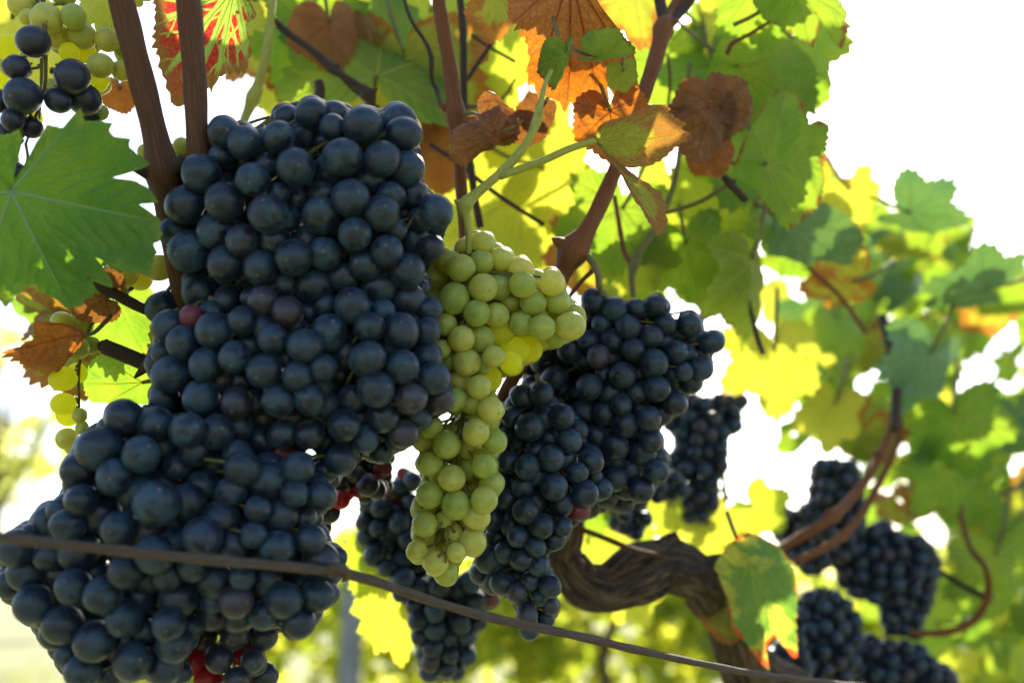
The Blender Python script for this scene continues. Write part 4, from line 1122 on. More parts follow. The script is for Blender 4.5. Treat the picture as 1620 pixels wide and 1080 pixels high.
leaf(1350, 445, 1.02, 85, -160, 40, 0, 'leaf_mixed', 'purplish patchy leaf under the bluish leaf at the reddish leaf stalk', fold=.3, hero=True)
leaf(1345, 300, 1.05, 70, -60, 20, 10, 'leaf_yellow', 'bright yellow leaf at the tip of the far foliage beside the round leaf')
leaf(1510, 655, 1.1, 115, -70, 10, -15, 'leaf_green', 'broad green leaf lower down beside the dark upright shoot', hero=True)
leaf(1500, 740, 1.12, 95, -120, 8, 10, 'leaf_edge', 'green leaf with a reddish lower rim above the wide arched shoot', hero=True)
leaf(1575, 880, 1.15, 110, -80, 8, 10, 'leaf_green', 'green leaf behind the bend of the wide arched shoot', hero=True)
leaf(1480, 985, 1.25, 95, 170, 10, 0, 'leaf_green', 'green leaf lying under the lower end of the wide arched shoot')
# --- low, near the wire and the trunk
o10 = [(125, 600), (140, 575), (160, 560), (190, 556), (215, 565), (240, 580), (250, 610), (240, 640), (220, 640), (200, 638), (180, 645), (160, 640), (135, 640), (128, 620)]
leaf(185, 480, 0.56, 92, -65, 6, 8, 'leaf_green', 'dark green leaf in the gap under the broad leaf, beside the cut cane stub')
leaf(225, 605, 0.54, 100, 178, 12, 0, 'leaf_green', 'shaded green leaf behind the thin white bunch and the cut cane stub', hero=True, outline=o10, veins=[(128, 608), (160, 562), (160, 640)], stalk=[(245, 600, .54), (275, 590, .55)])
leaf(210, 690, 0.60, 60, -130, 12, 0, 'leaf_lime', 'lime leaf tip showing over the top of the largest dark bunch')
leaf(165, 470, 0.49, 62, 175, 12, 18, 'leaf_dry', 'brown dry leaf hidden just under the lower teeth of the broad leaf', lobing=.2, crumple=.2, hero=True)
o11 = [(135, 528), (118, 522), (98, 516), (80, 512), (66, 506), (64, 520), (62, 535), (35, 548), (8, 558), (22, 570), (38, 578), (48, 588), (50, 612), (52, 632), (60, 620), (62, 602), (78, 592), (95, 578), (110, 565), (128, 545)]
leaf(134, 530, 0.47, 110, 195, 14, 10, 'leaf_rust', 'curled orange leaf with a ragged glowing edge beside the thin white bunch', fold=.3, crumple=.75, wave=.12, hero=True, outline=o11, veins=[(10, 558), (66, 508), (52, 630)], stalk=[(150, 525, .475), (175, 500, .49)])
leaf(590, 880, 0.85, 70, -120, 8, 0, 'leaf_lime', 'green leaf just under the kink of the rusty wire', hero=True)
o12 = [(565, 915), (600, 905), (645, 920), (668, 945), (690, 975), (670, 990), (655, 1010), (648, 1040), (636, 1064), (622, 1060), (615, 1035), (590, 1040), (582, 1012), (560, 1008), (570, 985), (550, 975), (560, 950)]
leaf(622, 905, 0.84, 150, -92, 4, 0, 'leaf_yellow', 'sunlit yellow leaf with an orange tip below the wire, beside the narrow tail of grapes', hero=True, outline=o12, veins=[(632, 1060), (560, 1005), (685, 975)], wave=.03)
o13 = [(1130, 895), (1150, 860), (1180, 842), (1210, 850), (1240, 868), (1262, 905), (1266, 940), (1262, 985), (1268, 1030), (1262, 1045), (1245, 1020), (1225, 1005), (1215, 1030), (1222, 1058), (1200, 1040), (1180, 1010), (1160, 995), (1150, 950), (1140, 915)]
leaf(1185, 890, 0.80, 150, -65, -8, 8, 'leaf_sunfleck', 'green leaf with sun flecks and a red rim in front of the old trunk', hero=True, outline=o13, veins=[(1262, 1042), (1220, 1055), (1262, 900), (1150, 960)], wave=.04, stalk=[(1165, 850, .81), (1150, 810, .84)])
leaf(1165, 960, 0.84, 65, -100, 5, 5, 'leaf_mixed', 'red edged leaf scrap in front of the bend of the trunk', lobing=.2, crumple=.15)
leaf(930, 860, 1.00, 75, -70, 6, 0, 'leaf_lime', 'lime leaf in the crook of the old trunk')
leaf(1000, 940, 1.05, 60, -60, 4, 0, 'leaf_yellow', 'yellow leaf under the arch of the old trunk', group=None)
leaf(1120, 830, 1.05, 75, -50, 10, 0, 'leaf_yellow', 'yellow leaf above the arch of the old trunk')
leaf(945, 800, 0.95, 55, -90, 6, 10, 'leaf_green', 'dull green leaf between the broad dark bunch and the crook of the trunk')
leaf(1060, 800, 1.02, 60, -95, 6, 0, 'leaf_lime', 'pale leaf under the small distant bunch, above the trunk')
leaf(1190, 800, 1.1, 70, -40, 8, 0, 'leaf_lime', 'yellow green leaf with dark stalk beside the sun-flecked leaf')

# --- leaves farther back: shared blades, each its own object
PROTO = []
for s in range(9):
    th, r, sm = leaf_radius(240, 900 + s, 0.26 + 0.07 * (s % 4), 0.10)
    cr = 0.10 if s < 6 else 0.35
    PROTO.append(leaf_mesh('vine_leaf', th, r, sm, 26, 900 + s, fold=[.1, .25, .05, .3, .15, .2, .2, .4, .1][s], cup=[.1, .15, .2, .05, .25, .1, .2, .1, .3][s], wave=.07, kx=[0, .5, -.3, .8, 0, .4, .9, 1.2, .6][s], ky=[.3, .5, .2, .4, .7, -.3, .5, .6, .8][s], crumple=cr, holes=[0, 2, 0, 1, 3, 0, 1, 0, 2][s]))
    PROTO[-1].materials.append(M['leaf_green'])
LOOK = {'leaf_green': 'green', 'leaf_lime': 'lime', 'leaf_yellow': 'yellow', 'leaf_edge': 'brown-rimmed green', 'leaf_mixed': 'patchy', 'leaf_skysheen': 'bluish green', 'leaf_dry': 'dry brown', 'leaf_rust': 'rusty'}


SUNNY = [P(825, 545, rm(.50)), P(800, 580, rm(.50)), P(935, 135, rm(.55)), P(110, 560, rm(.49)), P(1130, 50, rm(.95))]      # gaps in the canopy where the sun comes through


def scatter(n, region, dlo, dhi, mats, where, group, seed, Rm=(0.048, 0.070), tx=(-25, 55), ang=(-150, -30)):
    g = random.Random(seed)
    xs, ys = [p[0] for p in region], [p[1] for p in region]
    k = t = 0
    while k < n and t < 20000:
        t += 1
        x, y = g.uniform(min(xs), max(xs)), g.uniform(min(ys), max(ys))
        d = rm(g.uniform(dlo, dhi))
        if any(((P(x, y, d) - q) - sdir * (P(x, y, d) - q).dot(sdir)).length < 0.085 for q in SUNNY):
            continue
        c = False
        for i in range(len(region)):
            x1, y1 = region[i]
            x2, y2 = region[i - 1]
            if (y1 > y) != (y2 > y) and x < (x2 - x1) * (y - y1) / (y2 - y1) + x1:
                c = not c
        if not c:
            continue
        k += 1
        mt = g.choice(mats)
        o = bpy.data.objects.new('vine_leaf', PROTO[g.randrange(9)] if mt not in ('leaf_dry', 'leaf_rust') else PROTO[g.randrange(6, 9)])
        COL.objects.link(o)
        o.location = P(x, y, d)
        o.rotation_euler = orient(g.uniform(*ang), g.uniform(*tx), g.uniform(-45, 45)).to_euler()
        o.scale = [g.uniform(*Rm)] * 3
        o.material_slots[0].link = 'OBJECT'
        o.material_slots[0].material = M[mt]
        tag(o, LOOK[mt] + ' leaf ' + where, 'leaf', group + ', ' + LOOK[mt])


G1 = ['leaf_green', 'leaf_lime', 'leaf_lime', 'leaf_yellow', 'leaf_green']
scatter(56, [(380, -130), (1260, -130), (1230, 60), (1200, 340), (1120, 430), (960, 430), (860, 380), (700, 330), (560, 160), (400, 130)], 0.95, 1.35, G1 + ['leaf_mixed'],
        'in the canopy over the dark and white bunches', 'leaves of the upper canopy', 1)
scatter(13, [(930, 230), (1230, 230), (1220, 420), (1120, 480), (960, 470)], 0.98, 1.2, ['leaf_green', 'leaf_lime', 'leaf_yellow'], 'behind the forked stems over the broad dark bunch', 'leaves behind the forked stems', 9)
RIGHT_TOP = [(1300, 290), (1350, 275), (1450, 300), (1500, 340), (1520, 430), (1640, 440), (1720, 560), (1720, 700), (1280, 640), (1220, 520), (1230, 430)]
RIGHT_LOW = [(1330, 640), (1720, 640), (1720, 1150), (1500, 1150), (1480, 1000), (1490, 900), (1440, 840), (1400, 780)]
scatter(80, RIGHT_TOP, 1.15, 1.8, ['leaf_green', 'leaf_green', 'leaf_green', 'leaf_skysheen', 'leaf_skysheen', 'leaf_yellow', 'leaf_edge', 'leaf_edge', 'leaf_mixed'], 'in the dense foliage over the far dark bunches', 'leaves of the far canopy', 3)
scatter(85, RIGHT_LOW, 1.2, 1.9, ['leaf_green', 'leaf_green', 'leaf_green', 'leaf_lime', 'leaf_skysheen', 'leaf_yellow', 'leaf_edge', 'leaf_mixed'], 'around the arched brown shoot and far dark bunches', 'leaves round the arched shoot', 4)
scatter(10, [(1180, 560), (1330, 560), (1330, 720), (1290, 740), (1250, 640)], 1.2, 1.5, ['leaf_yellow', 'leaf_lime', 'leaf_edge'], 'between the small distant bunch and the reddish canes', 'leaves by the reddish canes', 5, Rm=(.04, .055))
scatter(11, [(900, 840), (1010, 800), (1140, 790), (1230, 800), (1250, 860), (1120, 860), (1020, 880), (950, 920)], 1.1, 1.5, ['leaf_yellow', 'leaf_lime', 'leaf_green'], 'behind the crooked old trunk', 'leaves behind the trunk', 6, Rm=(.03, .045))
scatter(6, [(60, 440), (240, 440), (240, 560), (160, 600)], 0.62, 0.75, ['leaf_green', 'leaf_mixed'], 'deep in the shade behind the thin white bunch', 'shaded leaves', 7)
scatter(7, [(1290, 420), (1400, 430), (1400, 620), (1300, 600)], 1.3, 1.7, ['leaf_green', 'leaf_lime', 'leaf_mixed'], 'behind the sunlit yellow leaves and the leaf stalk', 'leaves behind the yellow leaves', 12)
scatter(8, [(1480, 960), (1680, 960), (1680, 1200), (1480, 1200)], 1.2, 1.8, ['leaf_green', 'leaf_lime', 'leaf_yellow'], 'low in the row past the last dark bunch', 'leaves low in the row', 8)


def foliage_mass(n, regions, dlo, dhi, seed):
    """the row where it runs on into the distance: leaves nobody could count, as one object"""
    g = random.Random(seed)
    th, r, sm = leaf_radius(60, 4, 0.4, 0.12)
    lo = [leaf_mesh('far_leaf', *leaf_radius(60, 40 + k, 0.4, 0.12), 7, 40 + k, fold=.2, cup=.15, wave=.08, kx=.4, ky=.5, crumple=.15) for k in range(4)]
    geo = []
    for me in lo:
        co = np.empty(len(me.vertices) * 3, dtype=np.float32)
        me.vertices.foreach_get('co', co)
        at = {}
        for nm in ('vein', 'vein2', 'edge'):
            q = np.empty(len(me.vertices), dtype=np.float32)
            me.attributes[nm].data.foreach_get('value', q)
            at[nm] = q
        lp = np.empty(len(me.vertices) * 3, dtype=np.float32)
        me.attributes['leafpos'].data.foreach_get('vector', lp)
        geo.append((co.reshape(-1, 3), [list(p.vertices) for p in me.polygons], at, lp.reshape(-1, 3)))
    V, Fc, idx, A, LP, o, k = [], [], [], {'vein': [], 'vein2': [], 'edge': []}, [], 0, 0
    while k < n:
        reg = g.choice(regions)
        x, y = g.uniform(reg[0], reg[2]), g.uniform(reg[1], reg[3])
        d = g.uniform(dlo, dhi)
        co, fs, at, lp = geo[g.randrange(4)]
        R3 = np.array(orient(g.uniform(-160, -20), g.uniform(-30, 55), g.uniform(-45, 45)))
        V.append(co * g.uniform(.05, .075) @ R3.T + np.array(P(x, y, d)))
        Fc += [[q + o for q in f] for f in fs]
        idx += [g.choice((0, 0, 1, 2))] * len(fs)
        for nm in A:
            A[nm].append(at[nm])
        LP.append(lp + np.array([g.uniform(0, 40), g.uniform(0, 40), 0]))
        o += len(co)
        k += 1
    me = mesh_np('foliage', np.vstack(V), Fc)
    for nm in A:
        attr(me, nm, np.concatenate(A[nm]))
    a = me.attributes.new('leafpos', 'FLOAT_VECTOR', 'POINT')
    a.data.foreach_set('vector', np.vstack(LP).astype(np.float32).ravel())
    for m in ('leaf_green', 'leaf_lime', 'leaf_edge'):
        me.materials.append(M[m])
    me.polygons.foreach_set('material_index', idx)
    ob = link('foliage', me)
    ob['kind'] = 'stuff'
    tag(ob, 'mass of vine foliage where the row runs on behind the far dark bunches', 'foliage')


foliage_mass(190, [(1400, 450, 1720, 800), (1330, 680, 1760, 1150), (1430, 340, 1530, 460), (1280, 330, 1480, 560)], 2.1, 3.4, 5)
# ------------------------------------------------------------------ canes, shoots, trunk, wire
make_cane('cane', [(170, -70, .475, 40), (192, 0, .472, 40), (222, 120, .468, 40), (246, 220, .465, 40), (258, 280, .465, 40), (266, 340, .468, 36), (278, 410, .47, 34), (296, 480, .475, 34), (320, 540, .485, 32)], M['cane'],
          'thick ribbed brown cane running down past the knot beside the broad green leaf', nodes=[(256, 275)])
make_cane('cane', [(290, -70, .462, 40), (298, 0, .46, 39), (307, 120, .457, 37), (313, 235, .452, 35), (322, 290, .45, 34)], M['cane'],
          'straight brown cane that drops behind the top of the biggest cluster, inner of the pair', nodes=())
make_cane('cane', [(250, 285, .466, 20), (225, 272, .455, 14), (205, 262, .448, 10), (196, 258, .445, 4)], M['cane_dark'], 'short dark spur jutting from the knot of the outer cane towards the broad leaf', n=5)
make_cane('cane', [(262, 290, .466, 22), (276, 268, .46, 20), (290, 250, .455, 16)], M['cane_dark'], 'dark stub wedged between the two brown canes at the knot', n=5)
make_cane('cane', [(690, -40, .63, 22), (697, 20, .63, 22), (712, 110, .63, 23), (720, 180, .63, 24), (726, 250, .63, 20), (735, 370, .64, 18), (742, 460, .65, 16)], M['cane_red'],
          'red brown cane with a knot, coming down to the top of the white bunch', nodes=[(718, 178)])
make_cane('cane', [(726, -30, .72, 12), (733, 60, .72, 12), (735, 170, .72, 11), (748, 290, .72, 12), (760, 360, .72, 12)], M['cane_dark'], 'thin dark cane close behind the knotted red brown cane', n=8)
make_cane('cane', [(1090, -30, .70, 16), (1062, 20, .68, 20), (1050, 45, .66, 24), (1040, 85, .65, 25), (1020, 145, .64, 24), (990, 225, .63, 24), (960, 300, .62, 25), (930, 362, .61, 27), (905, 400, .61, 34), (885, 445, .61, 26), (850, 530, .61, 24), (800, 620, .62, 22), (770, 690, .63, 22)], M['cane_red'],
          'slanting red brown cane with a frayed joint above the broad dark bunch', nodes=[(1052, 45), (906, 398)])
make_cane('cane', [(1120, -40, .68, 14), (1085, 10, .68, 14), (1052, 48, .66, 14)], M['cane_dark'], 'dark twig meeting the slanting cane at its upper joint', n=5)
make_cane('cane', [(1035, -40, .68, 18), (1045, 10, .67, 18), (1052, 45, .66, 18)], M['cane_dark'], 'dark stub above the upper joint of the slanting cane', n=5)
make_cane('shoot', [(742, 402, 0.49, 10.7), (741, 372, 0.488, 10.7), (738, 345, 0.486, 12.7), (735, 326, 0.484, 19.6), (752, 308, 0.484, 16.6), (785, 280, 0.484, 13.7), (815, 250, 0.484, 13.7), (838, 218, 0.483, 12.7), (850, 190, 0.482, 15.6), (855, 165, 0.482, 9.78), (862, 135, 0.49, 7.82), (872, 112, 0.495, 6.84)], M['shoot'],
          'pale green shoot with a stubby fork that carries the white bunch', cat='shoot', nodes=[(736, 326)], node_amp=.2, lump=.08)
make_cane('shoot', [(948, 455, .60, 11), (945, 430, .60, 11), (932, 408, .605, 12), (918, 400, .61, 12)], M['petiole'], 'curved stalk from the frayed joint down to the broad dark bunch', cat='stalk', n=6)
make_cane('shoot', [(900, 470, .63, 7), (920, 445, .63, 7), (938, 428, .625, 8)], M['petiole_red'], 'thin reddish stalk beside the curved stalk at the frayed joint', cat='stalk', n=5)
make_cane('shoot', [(384, 195, .70, 14), (398, 160, .70, 17), (412, 120, .70, 14), (422, 80, .70, 14), (428, 30, .70, 13), (434, -40, .70, 12)], M['shoot'], 'pale green upright stem rising from the top of the big cluster', cat='shoot', nodes=[(400, 155)], node_amp=.4)
make_cane('twig', [(400, -10, .72, 12), (440, 40, .72, 11), (490, 78, .72, 12), (530, 112, .72, 13), (565, 135, .72, 12), (583, 152, .72, 18), (592, 172, .725, 6)], M['cane_dark'], 'dark knobbly twig slanting across the leaves over the big cluster', cat='twig', nodes=[(530, 108), (582, 150)], node_amp=.3, lump=.12)
make_cane('twig', [(530, 110, .73, 5), (548, 132, .73, 5), (575, 155, .73, 5), (600, 170, .73, 4)], M['cane_dark'], 'fine tendril beside the dark knobbly twig', cat='tendril')
make_cane('twig', [(634, -20, .68, 6), (650, 30, .68, 6), (672, 65, .68, 6), (682, 90, .68, 9), (683, 125, .68, 6), (692, 145, .68, 7), (698, 170, .66, 6)], M['cane_dark'], 'thin dark crooked tendril hooking onto the knotted red brown cane', cat='tendril', lump=.15)
make_cane('twig', [(505, 165, .72, 17), (506, 140, .72, 16), (503, 128, .72, 13)], M['cane_dark'], 'short dark cane piece above the grapes beside the white hole', cat='twig', n=5)
make_cane('twig', [(738, 128, .76, 7), (760, 95, .76, 7), (788, 55, .77, 6), (795, 35, .77, 5)], M['cane_dark'], 'thin dark twig rising to a fork near the spotted leaf', cat='twig')
make_cane('twig', [(745, 55, .77, 5), (775, 75, .77, 5), (815, 98, .77, 5)], M['cane_dark'], 'thin dark twig crossing the rising twig', cat='twig')
make_cane('twig', [(735, 170, .72, 8), (775, 165, .74, 4), (800, 150, .75, 4), (815, 125, .76, 4)], M['petiole_red'], 'fine reddish twig beyond the knotted cane', cat='twig')
make_cane('twig', [(680, 228, .72, 7), (720, 255, .72, 6), (790, 310, .74, 7), (860, 355, .76, 7)], M['cane_dark'], 'thin dark twig behind the pale green shoot', cat='twig')
make_cane('twig', [(1060, 165, .66, 8), (1110, 240, .67, 11), (1150, 285, .68, 10), (1175, 312, .69, 12), (1182, 318, .69, 8)], M['cane_dark'], 'dark stem behind the folded leaf ending in a knob', cat='twig', nodes=[(1156, 290)], node_amp=.4)
make_cane('twig', [(1156, 290, .68, 8), (1110, 318, .70, 7), (1070, 332, .71, 7), (1040, 340, .72, 5)], M['petiole'], 'side stem branching from the dark stem behind the folded leaf', cat='twig')
make_cane('twig', [(1002, 470, .76, 9), (1000, 440, .76, 11), (1004, 415, .76, 14), (1018, 390, .76, 11), (1038, 360, .77, 10), (1060, 310, .78, 9), (1072, 260, .78, 9), (1080, 190, .80, 7), (1092, 100, .82, 6)], M['petiole'], 'branching greenish stem in front of the green leaves above the broad dark bunch', cat='twig', nodes=[(1003, 417)], node_amp=.4)
make_cane('twig', [(1000, 420, .76, 9), (988, 400, .76, 8), (982, 370, .76, 8), (972, 310, .77, 7)], M['petiole_red'], 'reddish side stem of the greenish fork', cat='twig')
make_cane('twig', [(1055, 185, .80, 5), (1060, 130, .80, 5), (1056, 85, .80, 5)], M['petiole_red'], 'hair thin red stalk beside the upper slanting cane', cat='twig')
make_cane('twig', [(1150, 85, .74, 8), (1160, 68, .73, 8), (1185, 55, .72, 6), (1225, 30, .71, 5)], M['petiole_red'], 'reddish leaf stalk by the notched leaf', cat='twig')
make_cane('cane', [(245, 495, .50, 18), (210, 480, .495, 17), (170, 458, .49, 16), (150, 448, .49, 14)], M['cane_dark'], 'dark cane slipping under the lower teeth of the broad leaf', n=6)
make_cane('cane', [(260, 588, .50, 22), (230, 575, .495, 23), (200, 562, .49, 24), (168, 549, .485, 25), (166, 548, .485, 23)], M['cane_dark'], 'cut cane stub with a blunt end beside the big cluster', n=6)
make_cane('cane', [(212, 598, .485, 3), (225, 585, .487, 14), (240, 570, .49, 26), (252, 548, .495, 14), (258, 538, .5, 4)], M['cane_dark'], 'split dark bark sliver on the edge of the big cluster', n=5, lump=.2)
# the rusty wire
make_cane('wire', [(-120, 842, 0.322, 17.5), (0, 850, 0.338, 16.6), (150, 866, 0.352, 17), (300, 882, 0.368, 16.6), (420, 893, 0.384, 16.1), (500, 901, 0.395, 15.6), (545, 907, 0.402, 15.6), (600, 922, 0.414, 15.2), (700, 955, 0.437, 14.7), (800, 982, 0.459, 14.3), (900, 1003, 0.483, 13.3),
                   (1000, 1026, 0.512, 12.4), (1100, 1047, 0.548, 11), (1200, 1066, 0.592, 10.1), (1340, 1082, 0.66, 8.74), (1500, 1098, 0.76, 7.36)], M['wire'], 'rusty twisted trellis wire running in front of the bunches', cat='wire', n=60, lump=.16, seg=16)
make_cane('wire_tie', [(520, 900, .388, 12), (530, 896, .384, 12), (545, 900, .386, 13), (552, 910, .395, 10), (545, 917, .41, 8)], M['wire'], 'small twist of old tie where the wire leaves the largest bunch', cat='wire tie', n=6, lump=.2)
# far canes
make_cane('cane', [(1225, 872, 1, 12.8), (1260, 852, 1, 14.7), (1310, 822, 1, 15.6), (1350, 785, 1.02, 14.7), (1385, 735, 1.04, 13.8), (1408, 680, 1.06, 12.8), (1418, 620, 1.1, 11), (1412, 560, 1.12, 11), (1395, 500, 1.14, 9.18)], M['cane_red'], 'reddish cane arching across the far bunches, outer of two', nodes=[(1318, 818), (1392, 722)], lump=.16, group=None)
make_cane('cane', [(1258, 890, 1.02, 13), (1310, 862, 1.03, 12.2), (1350, 830, 1.05, 12.2), (1390, 765, 1.08, 11.4), (1420, 700, 1.1, 9.76), (1424, 640, 1.12, 8.96)], M['cane_red'], 'reddish cane beneath the outer arching cane at the far bunches', nodes=[(1330, 846)], lump=.16)
make_cane('cane', [(1440, 1000, 1.1, 9.15), (1490, 1000, 1.1, 11.4), (1535, 985, 1.1, 11.4), (1562, 945, 1.1, 10.6), (1560, 900, 1.1, 9.15), (1535, 865, 1.12, 8.4), (1522, 820, 1.14, 7.57), (1515, 770, 1.16, 6.82)], M['cane_red'], 'brown shoot bending in a wide arch beyond the far bunches', lump=.15, nodes=[(1562, 945)])
make_cane('twig', [(1562, 945, 1.1, 10.8), (1530, 930, 1.12, 9.6), (1490, 905, 1.15, 8.4)], M['cane_dark'], 'side twig of the wide arched shoot', cat='twig')
make_cane('twig', [(1522, 825, 1.24, 9), (1570, 790, 1.25, 8), (1630, 760, 1.3, 7)], M['cane_dark'], 'thin twig reaching from the arched shoot into the far leaves', cat='twig')
make_cane('cane', [(1395, 500, 1.09, 15.4), (1412, 560, 1.07, 16.5), (1418, 610, 1.06, 17.6), (1416, 680, 1.04, 15.4)], M['cane_dark'], 'dark upright shoot in the middle of the far foliage', nodes=[(1416, 590)])
make_cane('twig', [(1280, 425, 1.0, 8), (1325, 465, 1.02, 8), (1370, 525, 1.05, 8)], M['petiole_red'], 'red brown leaf stalk slanting under the bluish leaf', cat='twig')
make_cane('twig', [(1175, 440, .86, 6), (1190, 500, .86, 7), (1200, 540, .86, 9), (1208, 560, .86, 6)], M['cane_dark'], 'dark drooping stem along the folded leaf by the white gap', cat='twig')
make_cane('twig', [(1138, 730, 1.0, 7), (1145, 760, 1.0, 7), (1148, 795, 1.0, 7)], M['cane_dark'], 'slim post-like stem under the small distant bunch', cat='twig')
make_cane('cane', [(905, 832, .80, 10), (950, 848, .80, 9), (1000, 868, .80, 9), (1050, 880, .82, 8)], M['cane'], 'thin horizontal cane lying over the crook of the old trunk')


def bark_trunk():
    pts = [(872, 842, .82, 40), (893, 880, .82, 56), (915, 915, .82, 62), (955, 932, .83, 66), (1000, 915, .84, 82), (1050, 895, .85, 86), (1095, 912, .86, 78), (1132, 960, .87, 62), (1158, 1010, .88, 62), (1190, 1062, .90, 82), (1250, 1130, .93, 110), (1300, 1300, .96, 130), (1320, 1500, .99, 140), (1340, 1900, 1.05, 160)]
    path, rad = px_path(pts, 20)
    rad *= 0.76
    o = path[0].copy()
    root = thing('old_vine_trunk', Vector(o), 'gnarled brown old vine trunk with shaggy bark, snaking under the dark bunches', 'vine trunk')
    g = np.random.default_rng(4)
    ph = g.uniform(0, 6, 12)

    def bmp(i, a, l):
        r = 1 + 0.16 * np.sin(2 * a + l * 26 + ph[0]) + 0.22 * math.exp(-((l - .10) / .016) ** 2) * np.maximum(0, np.cos(a - 1.2)) + 0.25 * math.exp(-((l - .045) / .012) ** 2) * np.maximum(0, np.cos(a - 4)) + 0.2 * math.exp(-((l - .16) / .014) ** 2) * np.maximum(0, np.cos(a - 2.5)) + 0.12 * np.sin(3 * a - l * 35 + ph[1])
        for k in range(5):
            q = 6 + 5 * k
            r = r + 0.09 / (1 + .15 * k) * np.abs(np.sin(q * .5 * a + 6 * math.sin(l * (9 + 4 * k) + ph[k + 2]) * .3 + ph[k + 3]))
        return r * (1 + .05 * math.sin(l * 80 + ph[5]) + .04 * math.sin(l * 170 + ph[6]))
    v, f, t = tube_geo(path - o, rad, 110, bmp)
    link('bark', tube_mesh('bark', [(v, f, t)]), M['bark'], root)
    for k in range(44):                                     # peeling strips
        i0 = int(g.uniform(2, len(path) - 60))
        ln = int(g.uniform(8, 22))
        a = g.uniform(0, 6.28)
        seg = path[i0:i0 + ln] - o
        if len(seg) < 4:
            continue
        tn = np.gradient(seg, axis=0)
        tn /= np.linalg.norm(tn, axis=1)[:, None]
        up = np.array([math.cos(a), math.sin(a) * .4, math.sin(a)])
        nrm = up - tn * (tn @ up)[:, None]
        nrm /= np.linalg.norm(nrm, axis=1)[:, None] + 1e-9
        lift = 1.14 + 0.22 * np.abs(np.linspace(-1, 1, len(seg))) ** 2
        c = seg + nrm * (rad[i0:i0 + ln][:len(seg)] * lift)[:, None]
        v, f, t = tube_geo(c, np.maximum(0.0006, 0.0042 * np.sin(np.linspace(.2, 2.9, len(seg)))), 6)
        link('bark_strip', tube_mesh('bark_strip', [(v, f, t)]), M['bark'], root)
    for q in ([(1110, 905, .86, 50), (1150, 892, .86, 36), (1185, 888, .86, 24)], [(1040, 880, .85, 50), (1062, 858, .85, 34), (1075, 850, .85, 22)], [(890, 870, .82, 60), (905, 842, .81, 40), (912, 820, .81, 26)]):
        p2, r2 = px_path(q, 6)
        v, f, t = tube_geo(p2 - o, r2, 20, lambda i, a, l: 1 + .08 * np.sin(5 * a + l * 30) + .05 * np.sin(9 * a))
        link('spur', tube_mesh('spur', [(v, f, t)]), M['bark'], root)


def mat_bark():
    N = NT('old_vine_bark')
    at = N.n('ShaderNodeAttribute', attribute_name='tubepos').outputs['Vector']
    m = N.n('ShaderNodeMapping', {'Vector': at, 'Scale': (3.2, 3.2, 0.9)}).outputs[0]
    n1 = N.noise(m, 1.7, 6, 0.75, 0.8)
    n2 = N.noise(at, 1.1, 4, 0.6)
    col = N.mix(N.step(n1, 0.40, 0.60), (0.010, 0.007, 0.005), (0.20, 0.120, 0.066))  # strong contrast paints ridge highlights into the bark tone, black cracks between
    col = N.mix(N.math('MULTIPLY', N.step(n2, 0.5, 0.7), 0.5), col, (0.07, 0.048, 0.034))
    b = N.n('ShaderNodeBump', {'Strength': 1.0, 'Distance': 0.008, 'Height': n1})
    return N.surf(N.n('ShaderNodeBsdfPrincipled', {'Base Color': col, 'Roughness': 0.85, 'Normal': b.outputs[0]}).outputs[0])


M['bark'] = mat_bark()
bark_trunk()
# ------------------------------------------------------------------ ground and the next rows
GZ = 0.0
M['grass_soil'] = mat_plain('meadow_ground', (0.10, 0.13, 0.035), (0.26, 0.25, 0.12), 3.0, 0.9, 0.6, 0.03)
gv = []
NG = 90
xs = np.sign(np.linspace(-1, 1, NG)) * np.abs(np.linspace(-1, 1, NG)) ** 3 * 600
ys = -20 + np.linspace(0, 1, NG) ** 3 * 900
GX, GY = np.meshgrid(xs, ys)
GZZ = 0.03 * np.sin(GX * 1.3) * np.cos(GY * 0.9) + 0.012 * np.sin(GX * 4.1 + GY * 3)
GZZ = GZZ * np.exp(-((GX / 60) ** 2 + (GY / 60) ** 2))
ii = np.arange(NG * NG).reshape(NG, NG)
me = mesh_np('ground', np.stack([GX.ravel(), GY.ravel(), GZZ.ravel()], 1), np.stack([ii[:-1, :-1], ii[:-1, 1:], ii[1:, 1:], ii[1:, :-1]], -1).reshape(-1, 4))
g_ = link('ground', me, M['grass_soil'])
g_['kind'] = 'structure'

M['blade'] = mat_plain('grass_blade', (0.10, 0.17, 0.03), (0.30, 0.30, 0.10), 1.2, 0.6, 0.0)


def mat_far(name, c1, c2, t1, t2, tf=0.5):
    N = NT(name)
    geo = N.n('ShaderNodeNewGeometry')
    f = geo.outputs['Random Per Island']
    col = N.mix(f, c1, c2)
    tc = N.mix(f, t1, t2)
    pb = N.n('ShaderNodeBsdfPrincipled', {'Base Color': col, 'Roughness': 0.4})
    tr = N.n('ShaderNodeBsdfTranslucent', {'Color': tc})
    return N.surf(N.n('ShaderNodeMixShader', {0: tf, 1: pb.outputs[0], 2: tr.outputs[0]}).outputs[0])


M['far_leaf'] = mat_far('far_vine_leaf', (0.08, 0.14, 0.02), (0.22, 0.23, 0.03), (0.45, 0.58, 0.03), (0.80, 0.76, 0.08), 0.66)
M['far_tree'] = mat_far('far_tree_leaf', (0.2, 0.24, 0.05), (0.34, 0.33, 0.08), (0.7, 0.8, 0.15), (0.9, 0.88, 0.35), 0.7)
M['far_grass'] = mat_far('tall_grass', (0.14, 0.18, 0.05), (0.34, 0.32, 0.12), (0.30, 0.36, 0.06), (0.5, 0.45, 0.12))
M['post'] = mat_plain('weathered_post', (0.16, 0.15, 0.14), (0.30, 0.29, 0.27), 9.0, 0.85, 0.5, 0.003, stretch=(6, 6, 1))


